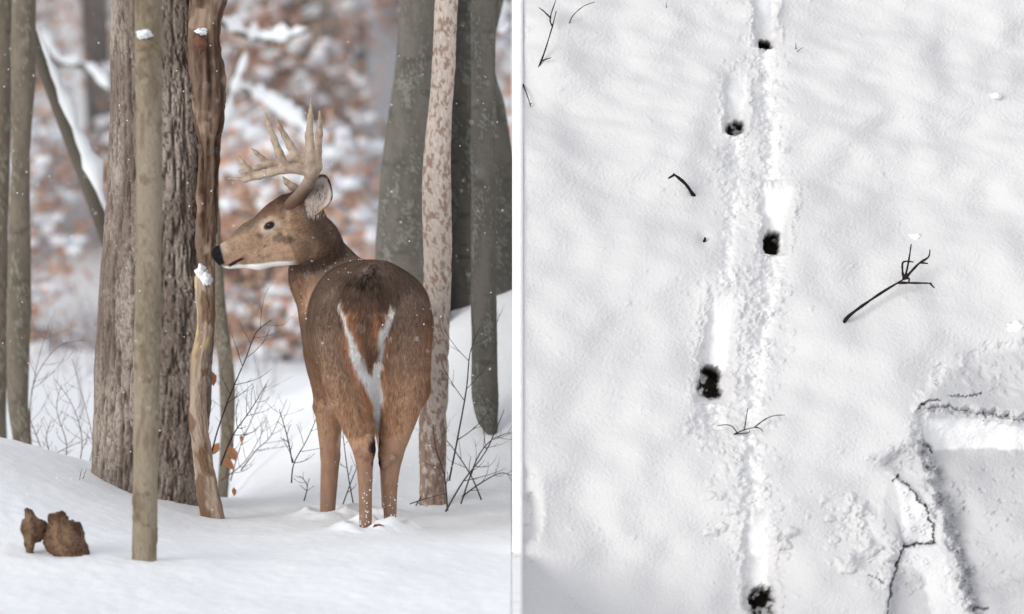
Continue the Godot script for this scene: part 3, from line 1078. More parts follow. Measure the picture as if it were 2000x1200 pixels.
	put("fur", hair.mesh(), hairm, deer, "stuff")

	# near ear opens towards us; the far one is a copy turned away
	for e in 2:
		var em := MB.new()
		var c := P(620, 381, DH - 0.09) if e == 0 else P(606, 384, DH + 0.16)
		var ay := Vector3(0.26, 1.0, 0.0).normalized()
		var az := Vector3(-0.28, 0.05, 1.0).normalized() if e == 0 else Vector3(-0.5, 0.05, -1.0).normalized()
		var ax := ay.cross(az).normalized()
		for face_side in 2:
			var first := em.v.size()
			for r in 11:
				for j in 33:
					var t := r / 10.0
					var a := TAU * (j % 32) / 32.0
					var s := cos(a)
					var wx := 0.060 * sin(a) * (1.0 - 0.10 * s * s - 0.16 * maxf(0.0, -s))
					var wy := 0.076 * s + 0.006 * sin(3.0 * a + 1.0)
					var dep := -0.022 * (1.0 - t * t) if face_side == 0 else -0.030 * (1.0 - t * t) - 0.004
					var p := c + ax * wx * t + ay * wy * t + az * dep
					var f := n2.get_noise_3dv(p * 420.0)
					var f1 := n1.get_noise_3dv(p * 150.0)
					var col := srgb(122, 104, 90)
					if face_side == 0:
						var rr := Vector2(t * sin(a), t * s).distance_to(Vector2(0.05, 0.05)) + 0.12 * f + 0.2 * f1
						col = srgb(104, 86, 88).lerp(srgb(186, 176, 168), ss(0.25, 0.6, rr)).lerp(srgb(70, 58, 52), ss(0.84, 0.96, t + 0.07 * f + 0.03 * s))
						col = col.lerp(srgb(160, 130, 104), ss(-0.45, -0.85, t * s))
					em.add(p, az, col)
			em.sheet(first, 11, 33, face_side == 0)
			em.sheet_normals(first, 11, 33, 1.0 if face_side == 0 else -1.0)
			for q in range(first, em.n.size()):
				var want := az if face_side == 0 else -az
				if em.n[q].length() < 0.5 or em.n[q].dot(want) < 0.0:
					em.n[q] = want
		var ear := put("ear", em.mesh(), fur, deer)
		if e == 0:                                     # pale hair below and inside the ear
			var wh := MB.new()
			for q in 900:
				var low := q < 260
				var at := P(612 + rng.randfn(0, 6), 408 + rng.randfn(0, 6), DH - 0.085) if low else c + ax * rnd(-0.042, 0.03) + ay * rnd(-0.06, 0.03) - az * 0.010
				var dir := Vector3(rnd(-0.2, 0.35), -1.0 if low else rnd(0.1, 1.0), 0.25).normalized()
				var sd := Vector3(0.0006, 0, 0)
				var w := srgb(205, 196, 188) if rng.randf() < 0.55 else srgb(150, 130, 118)
				var i0 := wh.add(at - sd, az, w)
				var i1 := wh.add(at + sd, az, w)
				var i2 := wh.add(at + dir * rnd(0.014, 0.03), az, w)
				if low or dir.y < 0:
					wh.tri(i0, i1, i2)
				else:
					wh.tri(i0, i2, i1)
			put("ear_hair", wh.mesh(), fur, ear, "stuff")
	# eyes
	for s in [-1, 1]:
		var ey := MB.new()
		blob(ey, P(528, 440, DH + s * 0.053), Vector3(0.0175, 0.0125, 0.014), Color(0.012, 0.010, 0.010), 0.0, 12, 18)
		put("eye", ey.mesh(), gloss, deer)
	# antlers
	var bonec := func(p: Vector3, nn: Vector3) -> Color:
		var f := n1.get_noise_3d(p.x * 130.0, p.y * 60.0, p.z * 130.0)
		var g := n2.get_noise_3dv(p * 330.0)
		var Y := 1035.0 - p.y * 530.0
		var X := p.x * 530.0 + 1000.0
		var c := srgb(182, 165, 146).lerp(srgb(124, 102, 86), clampf(0.28 + 0.7 * f + 0.4 * g, 0, 1))
		return c.lerp(srgb(92, 68, 56), ss(325, 375, Y + (X - 600.0) * 0.6))
	var beams := [
		[[[570, 398, 11], [585, 384, 12], [600, 362, 11], [611, 338, 11.5]], [[611, 338, 11], [584, 329, 10], [555, 330, 8.5], [530, 336, 8], [505, 343, 7], [478, 351, 5], [445, 348.5, 1.6]],
			[[608, 334, 12], [606, 300, 9.5], [604, 265, 7.5], [606, 228, 5], [607, 194, 1.4]], [[557, 327, 9], [545, 300, 7.5], [535, 272, 6], [525, 243, 4.5], [518, 220, 1.4]],
			[[496, 342, 6], [485, 331, 5.5], [474, 318, 4], [465, 304, 1.3]], [[482, 345, 4.5], [474, 336, 4], [467, 334.5, 2]]],
		[[[588, 392, 10], [598, 374, 10], [606, 350, 10], [617, 326, 10]], [[617, 326, 10], [598, 312, 10], [578, 306, 9], [555, 315, 8], [525, 322, 6.5], [505, 327, 5], [488, 335, 3], [470, 338, 1.5]],
			[[617, 326, 11], [619, 296, 8.5], [623, 262, 6.5], [625, 238, 4.5], [624, 216, 1.4]], [[578, 305, 9], [566, 284, 7], [556, 266, 5.5], [546, 248, 4], [538, 231, 1.4]],
			[[526, 321, 7], [512, 310, 5], [500, 298, 3.5], [491, 290, 1.4]], [[584, 374, 8], [572, 366, 7.5], [560, 356, 5], [552, 345, 1.5]]],
	]
	for e in 2:
		var am := MB.new()
		var bn := []
		for ch in beams[e]:
			for q in ch.size() - 1:
				var dd: Array = []
				for z in 2:
					var pt: Array = ch[q + z]
					var off := -0.055 - 0.10 * ss(395.0, 330.0, pt[1]) + 0.05 * ss(560.0, 450.0, pt[0]) if e == 0 else 0.055 + 0.10 * ss(395.0, 320.0, pt[1]) - 0.05 * ss(560.0, 450.0, pt[0])
					if e == 1 and ch[-1][0] == 552:
						off = 0.05
					dd.append([pt[0], pt[1], DH + off, pt[2]])
				dd[0][3] *= 1.08
				dd[1][3] *= 1.08
				bn.append(bone(dd[0], dd[1]))
		if e == 0:
			bn.append(bone([566, 404, DH - 0.05, 13], [576, 394, DH - 0.055, 14]))
		field_mesh(am, bn, 0.0034, 0.010, bonec)
		put("antler", am.mesh(), horn, deer)
	# whiskers and snow caught in the coat
	var sp := MB.new()
	for q in 420:
		var t := rng.randi() % (body_tris / 3)
		var at := mb.v[mb.i[t * 3]]
		var Y := 1035.0 - at.y * 530.0
		if mb.n[mb.i[t * 3]].z < 0.0:
			continue
		if Y > 930.0 or (Y < 640.0 and rng.randf() < 0.6) or rng.randf() < 0.04:
			blob(sp, at + mb.n[mb.i[t * 3]] * 0.010, Vector3.ONE * rnd(0.0012, 0.0030), Color(0.9, 0.92, 0.95), 0.3, 3, 5)
	for q in 44:
		var leg: Array = [[713, 14.0], [760, 14.07]][q % 2]
		blob(sp, P(leg[0] + rnd(-12, 12), 930 + 105 * sqrt(rng.randf()), leg[1] - 0.036 + rnd(0, 0.006)), Vector3.ONE * rnd(0.0010, 0.0032), Color(0.9, 0.92, 0.95), 0.3, 4, 6)
	put("snow_specks", sp.mesh(), snow, deer, "stuff")

# ------------------------------------------------------------------ twigs and brush
func twig_parts(o: Node3D, pts: Array, r0: float, sides_n: int, col: Color, mat: Material, sub := 0.5, fork_from := 0.3, spread := 1.0) -> void:
	var path := smooth_path(pts, 4)
	var rad := []
	var total := 0.0
	for q in path.size() - 1:
		total += (path[q + 1] as Vector3).distance_to(path[q])
	for q in path.size():
		rad.append(lerpf(r0, r0 * 0.35, float(q) / (path.size() - 1)))
	var mb := MB.new()
	tube(mb, path, rad, 6, col, 0.25)
	var stem := put("stem", mb.mesh(), mat, o)
	for q in sides_n:
		var k := clampi(int(lerpf(fork_from, 0.97, (q + rng.randf()) / maxf(sides_n, 1)) * (path.size() - 1)), 0, path.size() - 2)
		var at: Vector3 = path[k]
		var t: Vector3 = (path[k + 1] - path[k]).normalized()
		var side := t.cross(Vector3(rnd(-0.5, 0.5), rnd(-0.3, 0.3), 1)).normalized() * (1.0 if q % 2 == 0 else -1.0)
		var dir := (t * rnd(0.5, 1.1) + side * rnd(0.5, 1.0) * spread).normalized()
		var ln := total * sub * rnd(0.25, 0.8)
		var bend := Vector3(rnd(-0.2, 0.2), rnd(0.0, 0.4), rnd(-0.2, 0.2))
		var pp := [at, at + dir * ln * 0.35, at + (dir + bend * 0.4).normalized() * ln * 0.7, at + (dir + bend).normalized() * ln]
		var tw := smooth_path(pp, 3)
		var tr := []
		for z in tw.size():
			tr.append(rad[k] * lerpf(0.62, 0.28, float(z) / (tw.size() - 1)))
		var tm := MB.new()
		tube(tm, tw, tr, 5, col)
		for z in 2 + int(ln * 12):
			var kk := rng.randi_range(2, tw.size() - 1)
			var d2: Vector3 = ((tw[kk] - tw[kk - 1]).normalized() + Vector3(rnd(-0.8, 0.8), rnd(-0.3, 0.8), rnd(-0.8, 0.8))).normalized()
			var l2 := ln * rnd(0.12, 0.38)
			tube(tm, [tw[kk], tw[kk] + d2 * l2 * 0.5, tw[kk] + d2 * l2 + Vector3(0, l2 * 0.12, 0)], [tr[kk] * 0.7, tr[kk] * 0.55, tr[kk] * 0.4], 4, col)
		put("side_twig", tm.mesh(), mat, stem)

func pts_at(a: Array, d: float) -> Array:
	var o := []
	for q in range(0, a.size(), 2):
		o.append(P(a[q], a[q + 1], d))
	return o

func shrub(label: String, stems: Array, d: float, r0: float, n_side: int, col: Color, mat: Material, sub := 0.5) -> void:
	var f: Array = stems[0]
	var o := base("bare_shrub", P(f[0], f[1], d), label, "shrub", "bare shrubs in the snow")
	for s in stems:
		twig_parts(o, pts_at(s, d + rnd(-0.15, 0.15)), r0, n_side, col, mat, sub)

func leaf(mb: MB, at: Vector3, dir: Vector3, nn: Vector3, ln: float, col: Color, wd := 0.32) -> void:
	var s := dir.cross(nn).normalized() * ln * wd
	var up := nn * ln * 0.12
	var a := mb.add(at, nn, col)
	var b := mb.add(at + dir * ln * 0.35 + s + up, nn, col)
	var c := mb.add(at + dir * ln * 0.35 - s + up, nn, col)
	var e := mb.add(at + dir * ln * 0.72 + s * 0.72 + up * 0.5, nn, col)
	var f := mb.add(at + dir * ln * 0.72 - s * 0.72 + up * 0.5, nn, col)
	var g := mb.add(at + dir * ln - up, nn, col)
	var m := mb.add(at + dir * ln * 0.5, nn, Color(col.r * 0.85, col.g * 0.85, col.b * 0.85))
	for t in [[a, b, m], [a, m, c], [b, e, m], [m, f, c], [e, g, m], [m, g, f]]:
		var w: bool = (mb.v[t[1]] - mb.v[t[0]]).cross(mb.v[t[2]] - mb.v[t[0]]).dot(nn) < 0.0
		mb.tri(t[0], t[1] if w else t[2], t[2] if w else t[1])

func build_sapling(kind: int, wood: Material, leafm: Material, snow: Material) -> Node3D:
	var o := base("beech_sapling", Vector3.ZERO, ["middling blurred beech sapling with orange dead leaves on the far slope", "low bushy beech with orange dead leaves at the foot of the far slope", "tall blurred beech with orange dead leaves high on the far slope"][kind], "sapling", "leafy beech saplings on the far slope")
	var trunk := MB.new()
	var top: float = [3.0, 1.5, 4.0][kind]
	tube(trunk, [Vector3(0, -0.3, 0), Vector3(0.05, top * 0.4, 0), Vector3(-0.05, top * 0.75, 0.05), Vector3(0.05, top, 0)], [0.035, 0.028, 0.018, 0.006], 7, srgb(112, 104, 100))
	put("trunk", trunk.mesh(), wood, o)
	var lm := MB.new()
	var sm := MB.new()
	var bm := MB.new()
	for q in [28, 22, 34][kind]:
		var y := top * lerpf(0.08, 0.97, pow(rng.randf(), 1.1))
		var an := rnd(0, TAU)
		var ln := rnd(0.45, 1.25) * (1.2 - 0.6 * y / top)
		var dir := Vector3(cos(an), rnd(-0.35, 1.0), sin(an)).normalized()
		var p0 := Vector3(0, y, 0)
		var p1 := p0 + dir * ln * 0.5 + Vector3(0, 0.05, 0)
		var p2 := p0 + dir * ln + Vector3(0, -0.03, 0)
		tube(bm, [p0, p1, p2], [0.012, 0.008, 0.004], 4, srgb(104, 96, 92))
		for z in 36:
			var t := pow(rng.randf(), 0.6)
			var at := p0.lerp(p1, t * 2.0) if t < 0.5 else p1.lerp(p2, t * 2.0 - 1.0)
			at += Vector3(rnd(-0.2, 0.2), rnd(-0.26, 0.14), rnd(-0.2, 0.2))
			var mix := rng.randf()
			var c := srgb(246, 216, 196).lerp(srgb(236, 182, 150), mix) if rng.randf() < 0.8 else srgb(226, 196, 172)
			leaf(lm, at, Vector3(rnd(-0.7, 0.7), rnd(-1, -0.1), rnd(-0.7, 0.7)).normalized(), Vector3(rnd(-0.6, 0.6), rnd(-0.2, 0.6), 1).normalized(), rnd(0.05, 0.085), c)
		if rng.randf() < 0.85:
			for z in 7:
				var t := rnd(0.2, 1.0)
				var at := p0.lerp(p1, t * 2.0) if t < 0.5 else p1.lerp(p2, t * 2.0 - 1.0)
				blob(sm, at + Vector3(rnd(-0.06, 0.06), rnd(-0.05, 0.05), rnd(-0.06, 0.06)), Vector3(rnd(0.03, 0.11), rnd(0.03, 0.065), rnd(0.03, 0.10)), Color(0.86, 0.89, 0.93), 0.35, 5, 8)
	put("branches", bm.mesh(), wood, o, "stuff")
	put("leaves", lm.mesh(), leafm, o, "stuff")
	put("snow_load", sm.mesh(), snow, o, "stuff")
	return o

func copy(o: Node3D) -> Node3D:
	var c: Node3D = o.duplicate()
	var s := String(o.name)
	if s.length() > 4 and s.substr(s.length() - 3).is_valid_int():
		s = s.substr(0, s.length() - 4)
	c.name = numbered(s)
	add_child(c)
	return c

# a leaning or hanging bough with a ridge of snow lying on it
func snowy_bough(called: String, label: String, pts: Array, d: float, w: Array, snow_w: float, mat: Material, snow: Material, shift := Vector3(0.3, 1, 0.15)) -> void:
	var o := base(called, P(pts[0], pts[1], d), label, "branch")
	var path := smooth_path(pts_at(pts, d), 5)
	var rad := []
	var sr := []
	var sp := []
	var t0 := (path[-1] - path[0] as Vector3).normalized()
	var up := (shift - t0 * shift.dot(t0)).normalized()
	for q in path.size():
		var t := float(q) / (path.size() - 1)
		var r := lerpf(w[0], w[1], t) * d / F * 0.5
		rad.append(r)
		var s := snow_w * d / F * 0.5 * clampf(0.75 + 1.1 * n1.get_noise_2d(q * 7.0, pts[0]), 0.15, 1.3) * clampf(minf(t, 1.0 - t) * 8.0, 0.1, 1.0)
		sr.append(s)
		sp.append(path[q] + up * (r + s * 0.35))
	var a := MB.new()
	tube(a, path, rad, 10, srgb(104, 98, 90), 0.2)
	put("wood", a.mesh(), mat, o)
	var b := MB.new()
	tube(b, sp, sr, 10, Color(0.88, 0.91, 0.94), 0.5)
	put("snow_ridge", b.mesh(), snow, o)

# ------------------------------------------------------------------ scene
func _ready() -> void:
	rng.seed = 4711
	n1.seed = 3
	n1.frequency = 0.05
	n1.fractal_octaves = 3
	n2.seed = 11
	n2.frequency = 0.12
	n2.fractal_octaves = 2
	cells.seed = 5
	cells.noise_type = FastNoiseLite.TYPE_CELLULAR
	cells.frequency = 0.25
	cells.cellular_return_type = FastNoiseLite.RETURN_DISTANCE2_SUB
	cells.fractal_type = FastNoiseLite.FRACTAL_NONE
	patch.seed = 8
	patch.frequency = 0.32
	patch.fractal_octaves = 2

	var cam := Camera3D.new()
	cam.name = "camera"
	cam.transform = Transform3D(cam_b, cam_o)
	var lens := CameraAttributesPhysical.new()
	lens.frustum_focal_length = 35.0 / (2.0 * 600.0 / F)
	lens.frustum_near = 0.1
	lens.frustum_far = 600.0
	lens.frustum_focus_distance = 14.4
	lens.exposure_aperture = 3.1
	cam.attributes = lens
	cam.fov = rad_to_deg(2.0 * atan(600.0 / F))
	cam.near = 0.1
	cam.far = 600.0
	add_child(cam)
	cam.current = true

	var env := Environment.new()
	env.background_mode = Environment.BG_SKY
	var sky := Sky.new()
	var sm := ProceduralSkyMaterial.new()
	sm.sky_top_color = Color(0.835, 0.845, 0.87)
	sm.sky_horizon_color = Color(0.86, 0.868, 0.885)
	sm.sky_curve = 0.2
	sm.ground_horizon_color = Color(0.86, 0.868, 0.885)
	sm.ground_bottom_color = Color(0.84, 0.845, 0.86)
	sm.sky_energy_multiplier = 0.9
	sm.ground_energy_multiplier = 0.9
	sm.sun_angle_max = 1.0
	sky.sky_material = sm
	env.sky = sky
	env.tonemap_mode = Environment.TONE_MAPPER_LINEAR
	env.tonemap_exposure = 1.42
	env.sdfgi_enabled = true
	env.ssao_enabled = true
	env.ssil_enabled = true
	env.volumetric_fog_enabled = true
	env.volumetric_fog_density = 0.0
	var we := WorldEnvironment.new()
	we.name = "environment"
	we.environment = env
	add_child(we)
	var sun := DirectionalLight3D.new()
	sun.name = "sun"
	sun.light_energy = 0.5
	sun.light_color = Color(1.0, 0.985, 0.965)
	sun.light_angular_distance = 34.0
	sun.shadow_enabled = true
	sun.rotation_degrees = Vector3(-14, -48, 0)
	add_child(sun)

	var grain := noise_normal(0.05, 4, 6.0, 2)
	var fine := noise_normal(0.03, 5, 9.0, 4)
	var snow := material(0.85, 0.35, 3.0, grain, 0.25)
	var bark := material(0.95, 0.7, 5.0, fine, 0.2)
	var plainm := material(0.9)
	var fur := material(0.95, 0.0, 1.0, null, 0.12)
	var hairm := material(0.95, 0.0, 1.0, null, 0.12)
	hairm.backlight_enabled = true
	hairm.backlight = Color(0.92, 0.92, 0.92)
	var horn := material(0.65, 0.4, 9.0, fine, 0.35)
	var gloss := material(0.12, 0.0, 1.0, null, 0.4)
	var leafm := material(0.85, 0.0, 1.0, null, 0.2)
	leafm.backlight_enabled = true
	leafm.backlight = Color(1.0, 0.94, 0.88)

	for q in [[714, 14.0], [761, 14.08], [638, 14.66], [743, 14.8]]:
		HOOF.append(Vector2(P(q[0], 1030, q[1]).x, q[1]))
	build_ground(snow)
	build_bank(snow)

	# --- trees
	var oak := tree("oak_tree", "broad furrowed oak trunk with a rotten brown strip on its right", 15.0,
		[[-500, 224, 398], [0, 216, 402], [150, 215, 408], [300, 212, 414], [430, 205, 417], [600, 191, 418], [800, 182, 411], [940, 178, 396], [1010, 172, 392]], 210, 620, "furrow", 1.0, bark)
	put("rotten_strip", trunk_mesh(14.86, [[-500, 374, 446], [0, 369, 443], [60, 368, 433], [130, 374, 435], [200, 379, 433], [300, 385, 428], [380, 388, 428], [430, 388, 427], [490, 390, 422], [540, 396, 414]], 60, 300, "rot", 4.0), bark, oak, "", "crumbling brown dead wood")
	var cap := MB.new()
	blob(cap, P(393, 62, 14.72), Vector3(0.024, 0.013, 0.03), Color(0.88, 0.91, 0.94), 0.3)
	var stub := MB.new()
	blob(stub, P(392, 82, 14.74), Vector3(0.026, 0.040, 0.035), srgb(112, 82, 64), 0.3)
	var stub_o := put("branch_stub", stub.mesh(), bark, oak)
	put("snow_cap", cap.mesh(), snow, stub_o)
	var front := tree("young_tree", "slender smooth tan trunk, nearest of the trees, in front of the oak", 12.95,
		[[-500, 262, 316], [0, 262, 316], [300, 265, 316], [500, 265, 315], [620, 262, 314], [800, 260, 310], [950, 259, 308], [1150, 256, 306]], 60, 330, "tan", 7.0, bark)
	var tuft := MB.new()
	blob(tuft, P(281, 67, 12.80), Vector3(0.028, 0.014, 0.03), Color(0.88, 0.91, 0.94), 0.4)
	var knot := MB.new()
	blob(knot, P(287, 84, 12.84), Vector3(0.036, 0.026, 0.04), srgb(134, 116, 96), 0.25)
	var knot_o := put("knot", knot.mesh(), bark, front)
	put("snow_tuft", tuft.mesh(), snow, knot_o)
	tree("thin_tree", "thin curved grey trunk right behind the broken snag", 17.0, [[330, 412, 426], [450, 414, 431], [600, 417, 441], [690, 424, 452], [740, 428, 458], [850, 430, 457], [950, 424, 446], [1010, 420, 444]], 36, 160, "smooth", 3.0, bark)
	tree("grey_tree", "grey-green trunk cut by the left edge of the woodland view", 17.2, [[-500, -20, 26], [0, -22, 24], [600, -26, 14], [960, -30, 12]], 40, 200, "smooth", 12.0, bark)
	tree("grey_tree", "grey-brown trunk second from the left edge, beside the leaning bough", 17.0, [[-500, 24, 74], [0, 22, 70], [150, 20, 68], [300, 22, 58], [600, 12, 60], [780, 14, 54], [880, 26, 62], [980, 24, 66]], 44, 220, "smooth", 15.0, bark)
	tree("grey_tree", "thick smooth grey-green trunk behind the antlers' right side", 16.9,
		[[-500, 796, 868], [0, 780, 866], [100, 775, 866], [200, 762, 868], [300, 748, 870], [400, 738, 872], [520, 732, 876], [700, 726, 884], [980, 715, 895]], 110, 360, "smooth", 20.0, bark)
	tree("lichen_tree", "slender pale trunk blotched with lichen, directly right of the deer", 15.3,
		[[-500, 858, 908], [0, 850, 893], [150, 843, 887], [300, 829, 879], [420, 826, 881], [520, 828, 880], [700, 826, 877], [850, 818, 871], [930, 818, 870], [990, 818, 871]], 70, 420, "lichen", 24.0, bark)
	tree("dark_tree", "massive dark trunk rising from the snowy slope at the far right", 17.1,
		[[-500, 874, 996], [0, 878, 984], [60, 878, 970], [130, 876, 966], [200, 873, 984], [300, 870, 1002], [450, 866, 1012], [620, 860, 1020]], 110, 260, "smooth", 29.0, bark)
	var ds := hit(966, 850, 15.0)
	tree("beech_tree", "smooth grey beech pole with a pointed base in the slope", ds,
		[[-500, 923, 968], [0, 920, 968], [300, 920, 968], [500, 920, 970], [700, 921, 972], [780, 922, 973], [825, 932, 972], [852, 952, 971], [866, 962, 970]], 56, 330, "smooth", 33.0, bark)
	var snag := tree("broken_snag", "pale broken snag leaning against the oak with snow on its tip", 14.6,
		[[528, 386, 404], [545, 380, 412], [600, 383, 418], [640, 382, 416], [700, 372, 408], [800, 370, 402], [900, 378, 414], [960, 385, 428], [1000, 390, 437], [1030, 392, 442]], 70, 260, "snag", 40.0, bark)
	var sc := MB.new()
	blob(sc, P(392, 532, 14.58), Vector3(0.020, 0.028, 0.026), Color(0.9, 0.92, 0.95), 0.45)
	blob(sc, P(402, 546, 14.56), Vector3(0.020, 0.024, 0.02), Color(0.9, 0.92, 0.95), 0.4)
	put("snow_cap", sc.mesh(), snow, snag)

	# --- boughs under snow
	snowy_bough("leaning_bough", "dark leaning bough with thick snow on top, left of the oak", [52, 40, 90, 150, 140, 280, 185, 400, 215, 480], 18.0, [26, 30], 34, bark, snow, Vector3(1, 0.6, 0.15))
	snowy_bough("snowy_branch", "snow-laden branch reaching right from the oak's top", [425, 40, 480, 70, 540, 78, 600, 60], 24.0, [16, 8], 34, bark, snow)
	snowy_bough("snowy_branch", "steep snowy branch just right of the oak, over the deer's nose", [425, 260, 445, 180, 475, 100], 24.0, [16, 8], 36, bark, snow, Vector3(0.8, 0.6, 0.15))
	snowy_bough("snowy_branch", "snowy branch sloping down right behind the antler tines", [470, 170, 520, 200, 570, 235, 605, 265], 26.0, [12, 8], 34, bark, snow)
	snowy_bough("snowy_branch", "forked snowy branch left of the oak under the leaning bough", [205, 180, 160, 130, 110, 120, 75, 60], 26.0, [16, 10], 34, bark, snow)
	snowy_bough("snowy_branch", "clump of snow on a branch at the top right by the dark trunk", [1000, 55, 985, 30, 985, -30, 980, -80], 24.0, [30, 20], 56, bark, snow, Vector3(-0.3, 0.6, 0.4))

	# --- far trunks
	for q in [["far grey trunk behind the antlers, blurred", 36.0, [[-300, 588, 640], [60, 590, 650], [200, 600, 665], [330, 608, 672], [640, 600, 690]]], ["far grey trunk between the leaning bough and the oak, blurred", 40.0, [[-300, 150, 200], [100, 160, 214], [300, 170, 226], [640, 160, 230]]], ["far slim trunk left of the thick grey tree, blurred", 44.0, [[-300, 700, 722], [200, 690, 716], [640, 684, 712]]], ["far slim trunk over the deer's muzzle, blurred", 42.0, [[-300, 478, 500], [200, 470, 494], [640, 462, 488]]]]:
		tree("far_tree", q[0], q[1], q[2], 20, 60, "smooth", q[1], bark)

	# --- leafy saplings on the slope
	var protos := []
	for k in 3:
		protos.append(build_sapling(k, plainm, leafm, snow))
	var spots := 280
	for k in spots:
		var s: Node3D = protos[k] if k < 3 else copy(protos[k % 3])
		var d := 35.5 + 27.0 * (k + 0.5) / spots
		if k % 3 == 1 and k < 120:
			d = 29.5 + 8.0 * k / 120.0
		var px := fposmod(k * 618.034 + 90.0, 1240.0) - 140.0
		var p := P(px, 600, d)
		s.position = Vector3(p.x, ground(p.x, d) - 0.05, -d)
		s.rotation.y = rnd(0, TAU)
		s.scale = Vector3.ONE * rnd(0.85, 1.15)

	# --- bare shrubs in the middle ground
	var dark := srgb(74, 66, 62)
	var red := srgb(112, 88, 80)
	shrub("grey-green forked shrub in front of the lichen tree's foot", [[874, 998, 868, 930, 852, 880, 845, 830], [877, 940, 893, 860, 911, 760, 918, 690, 937, 640], [870, 1000, 905, 940, 950, 880, 985, 800]], 15.0, 0.0042, 6, srgb(92, 88, 80), plainm)
	shrub("spreading dark twigs below the pointed beech pole", [[885, 985, 930, 950, 975, 925, 1000, 930], [900, 985, 930, 900, 960, 860, 998, 845], [945, 990, 920, 930, 880, 870, 850, 840]], 15.3, 0.0032, 6, dark, plainm)
	shrub("low twigs between the deer and the lichen tree", [[800, 985, 830, 975, 868, 965], [805, 1000, 840, 940, 860, 900]], 15.2, 0.0026, 4, dark, plainm)
	shrub("thin twigs seen left of the deer's fore leg", [[569, 944, 574, 905, 600, 858, 625, 800], [571, 905, 560, 850, 545, 800], [590, 990, 600, 950, 585, 930]], 15.2, 0.0034, 6, dark, plainm)
	shrub("twigs between the deer's fore and hind legs", [[690, 985, 680, 930, 672, 870, 668, 830], [668, 990, 690, 930, 712, 880]], 15.2, 0.0030, 4, dark, plainm)
	shrub("tall dark twig rising right of the broken snag", [[412, 890, 425, 840, 450, 770, 480, 700, 500, 650, 530, 625], [430, 910, 455, 850, 490, 800, 520, 750]], 15.2, 0.0038, 9, dark, plainm, 0.4)
	shrub("tangle of brown twigs behind the thin curved trunk", [[450, 940, 470, 870, 500, 800, 525, 740], [440, 930, 455, 870, 440, 800, 445, 740], [470, 920, 500, 880, 530, 850, 560, 780], [430, 940, 480, 900, 520, 830]], 16.0, 0.0030, 8, red, plainm)
	shrub("reddish brush between the left trunks and the oak", [[120, 925, 130, 870, 110, 800, 120, 750], [150, 930, 160, 860, 140, 790, 105, 740], [90, 905, 70, 850, 50, 800], [165, 935, 180, 880, 175, 830, 140, 700], [110, 920, 90, 860, 100, 820]], 16.2, 0.0028, 9, red, plainm)
	shrub("arching bare stems low behind the left crest", [[60, 900, 55, 830, 70, 720, 100, 620], [75, 905, 120, 880, 175, 855], [20, 890, 40, 850, 60, 830], [60, 890, 62, 760, 110, 680, 165, 665]], 16.4, 0.0026, 6, red, plainm)
	shrub("small leafless sprig poking from snow left of the tan trunk", [[154, 962, 156, 930, 160, 915], [155, 945, 164, 930, 168, 915]], 14.6, 0.0016, 2, dark, plainm, 0.3)
	shrub("fine twigs crossing the oak's lower bark", [[330, 975, 350, 920, 390, 850, 410, 780], [345, 960, 330, 860, 340, 770]], 14.7, 0.0022, 5, red, plainm)
	for k in 14:
		var d := rnd(20.0, 32.0)
		var px := rnd(20, 640) if k < 11 else rnd(880, 990)
		var p := P(px, 600, d)
		var g := ground(p.x, d)
		var o := base("brush", Vector3(p.x, g, -d), "blurred leafless brush on the far snow field", "shrub", "blurred brush on the snow field")
		for s in 4:
			var lean := Vector3(rnd(-0.35, 0.35), 0, rnd(-0.2, 0.2))
			var hh := rnd(0.25, 0.75)
			var p0 := Vector3(p.x + rnd(-0.2, 0.2), g - 0.03, -d)
			twig_parts(o, [p0, p0 + lean * 0.3 + Vector3(0, hh * 0.5, 0), p0 + lean + Vector3(0, hh, 0)], 0.004, 4, red, plainm, 0.6)

	# --- dead leaves
	var lf := [["pale brown leaf hanging by the broken snag", 413, 745, 15.0, 0.085, 0.15], ["curled brown leaf low on the snow right of the snag", 456, 972, 15.1, 0.05, 0.1], ["orange dead leaf at the foot of the thin trunk, leftmost", 428, 885, 15.6, 0.09, -0.7], ["orange dead leaf at the foot of the thin trunk, middle", 445, 890, 15.5, 0.10, 0.5], ["orange dead leaf at the foot of the thin trunk, lowest", 436, 915, 15.5, 0.09, 0.9], ["small orange leaf right of the thin trunk's foot", 462, 900, 15.6, 0.06, -0.4], ["tiny brown leaf on the twigs beside the thin trunk", 470, 870, 15.6, 0.045, 0.2]]
	for q in lf:
		var at := P(q[1], q[2] - 20, q[3])
		var o := base("dead_leaf", at, q[0], "leaf", "")
		var mb := MB.new()
		leaf(mb, at, Vector3(q[5], -1, 0.15).normalized(), Vector3(0.2, 0.1, 1).normalized(), q[4] * 0.72, srgb(208, 150, 112), 0.27)
		put("blade", mb.mesh(), leafm, o)
	var ra := P(748, 1022, 13.86)
	var red_leaf := base("oak_leaf", ra, "dark red dead leaf on the snow by the deer's hind hoof", "leaf")
	var rl := MB.new()
	leaf(rl, P(724, 1038, 13.9), Vector3(1, 0.42, 0.1).normalized(), Vector3(0, 0.55, 1).normalized(), 0.055, srgb(140, 66, 50), 0.3)
	leaf(rl, P(728, 1040, 13.88), Vector3(1, -0.05, 0.3).normalized(), Vector3(0, 0.8, 0.6).normalized(), 0.032, srgb(120, 60, 48), 0.35)
	put("blade", rl.mesh(), leafm, red_leaf)

	# --- broken stump in the left foreground
	var sd := hit(130, 1086, 10.0)
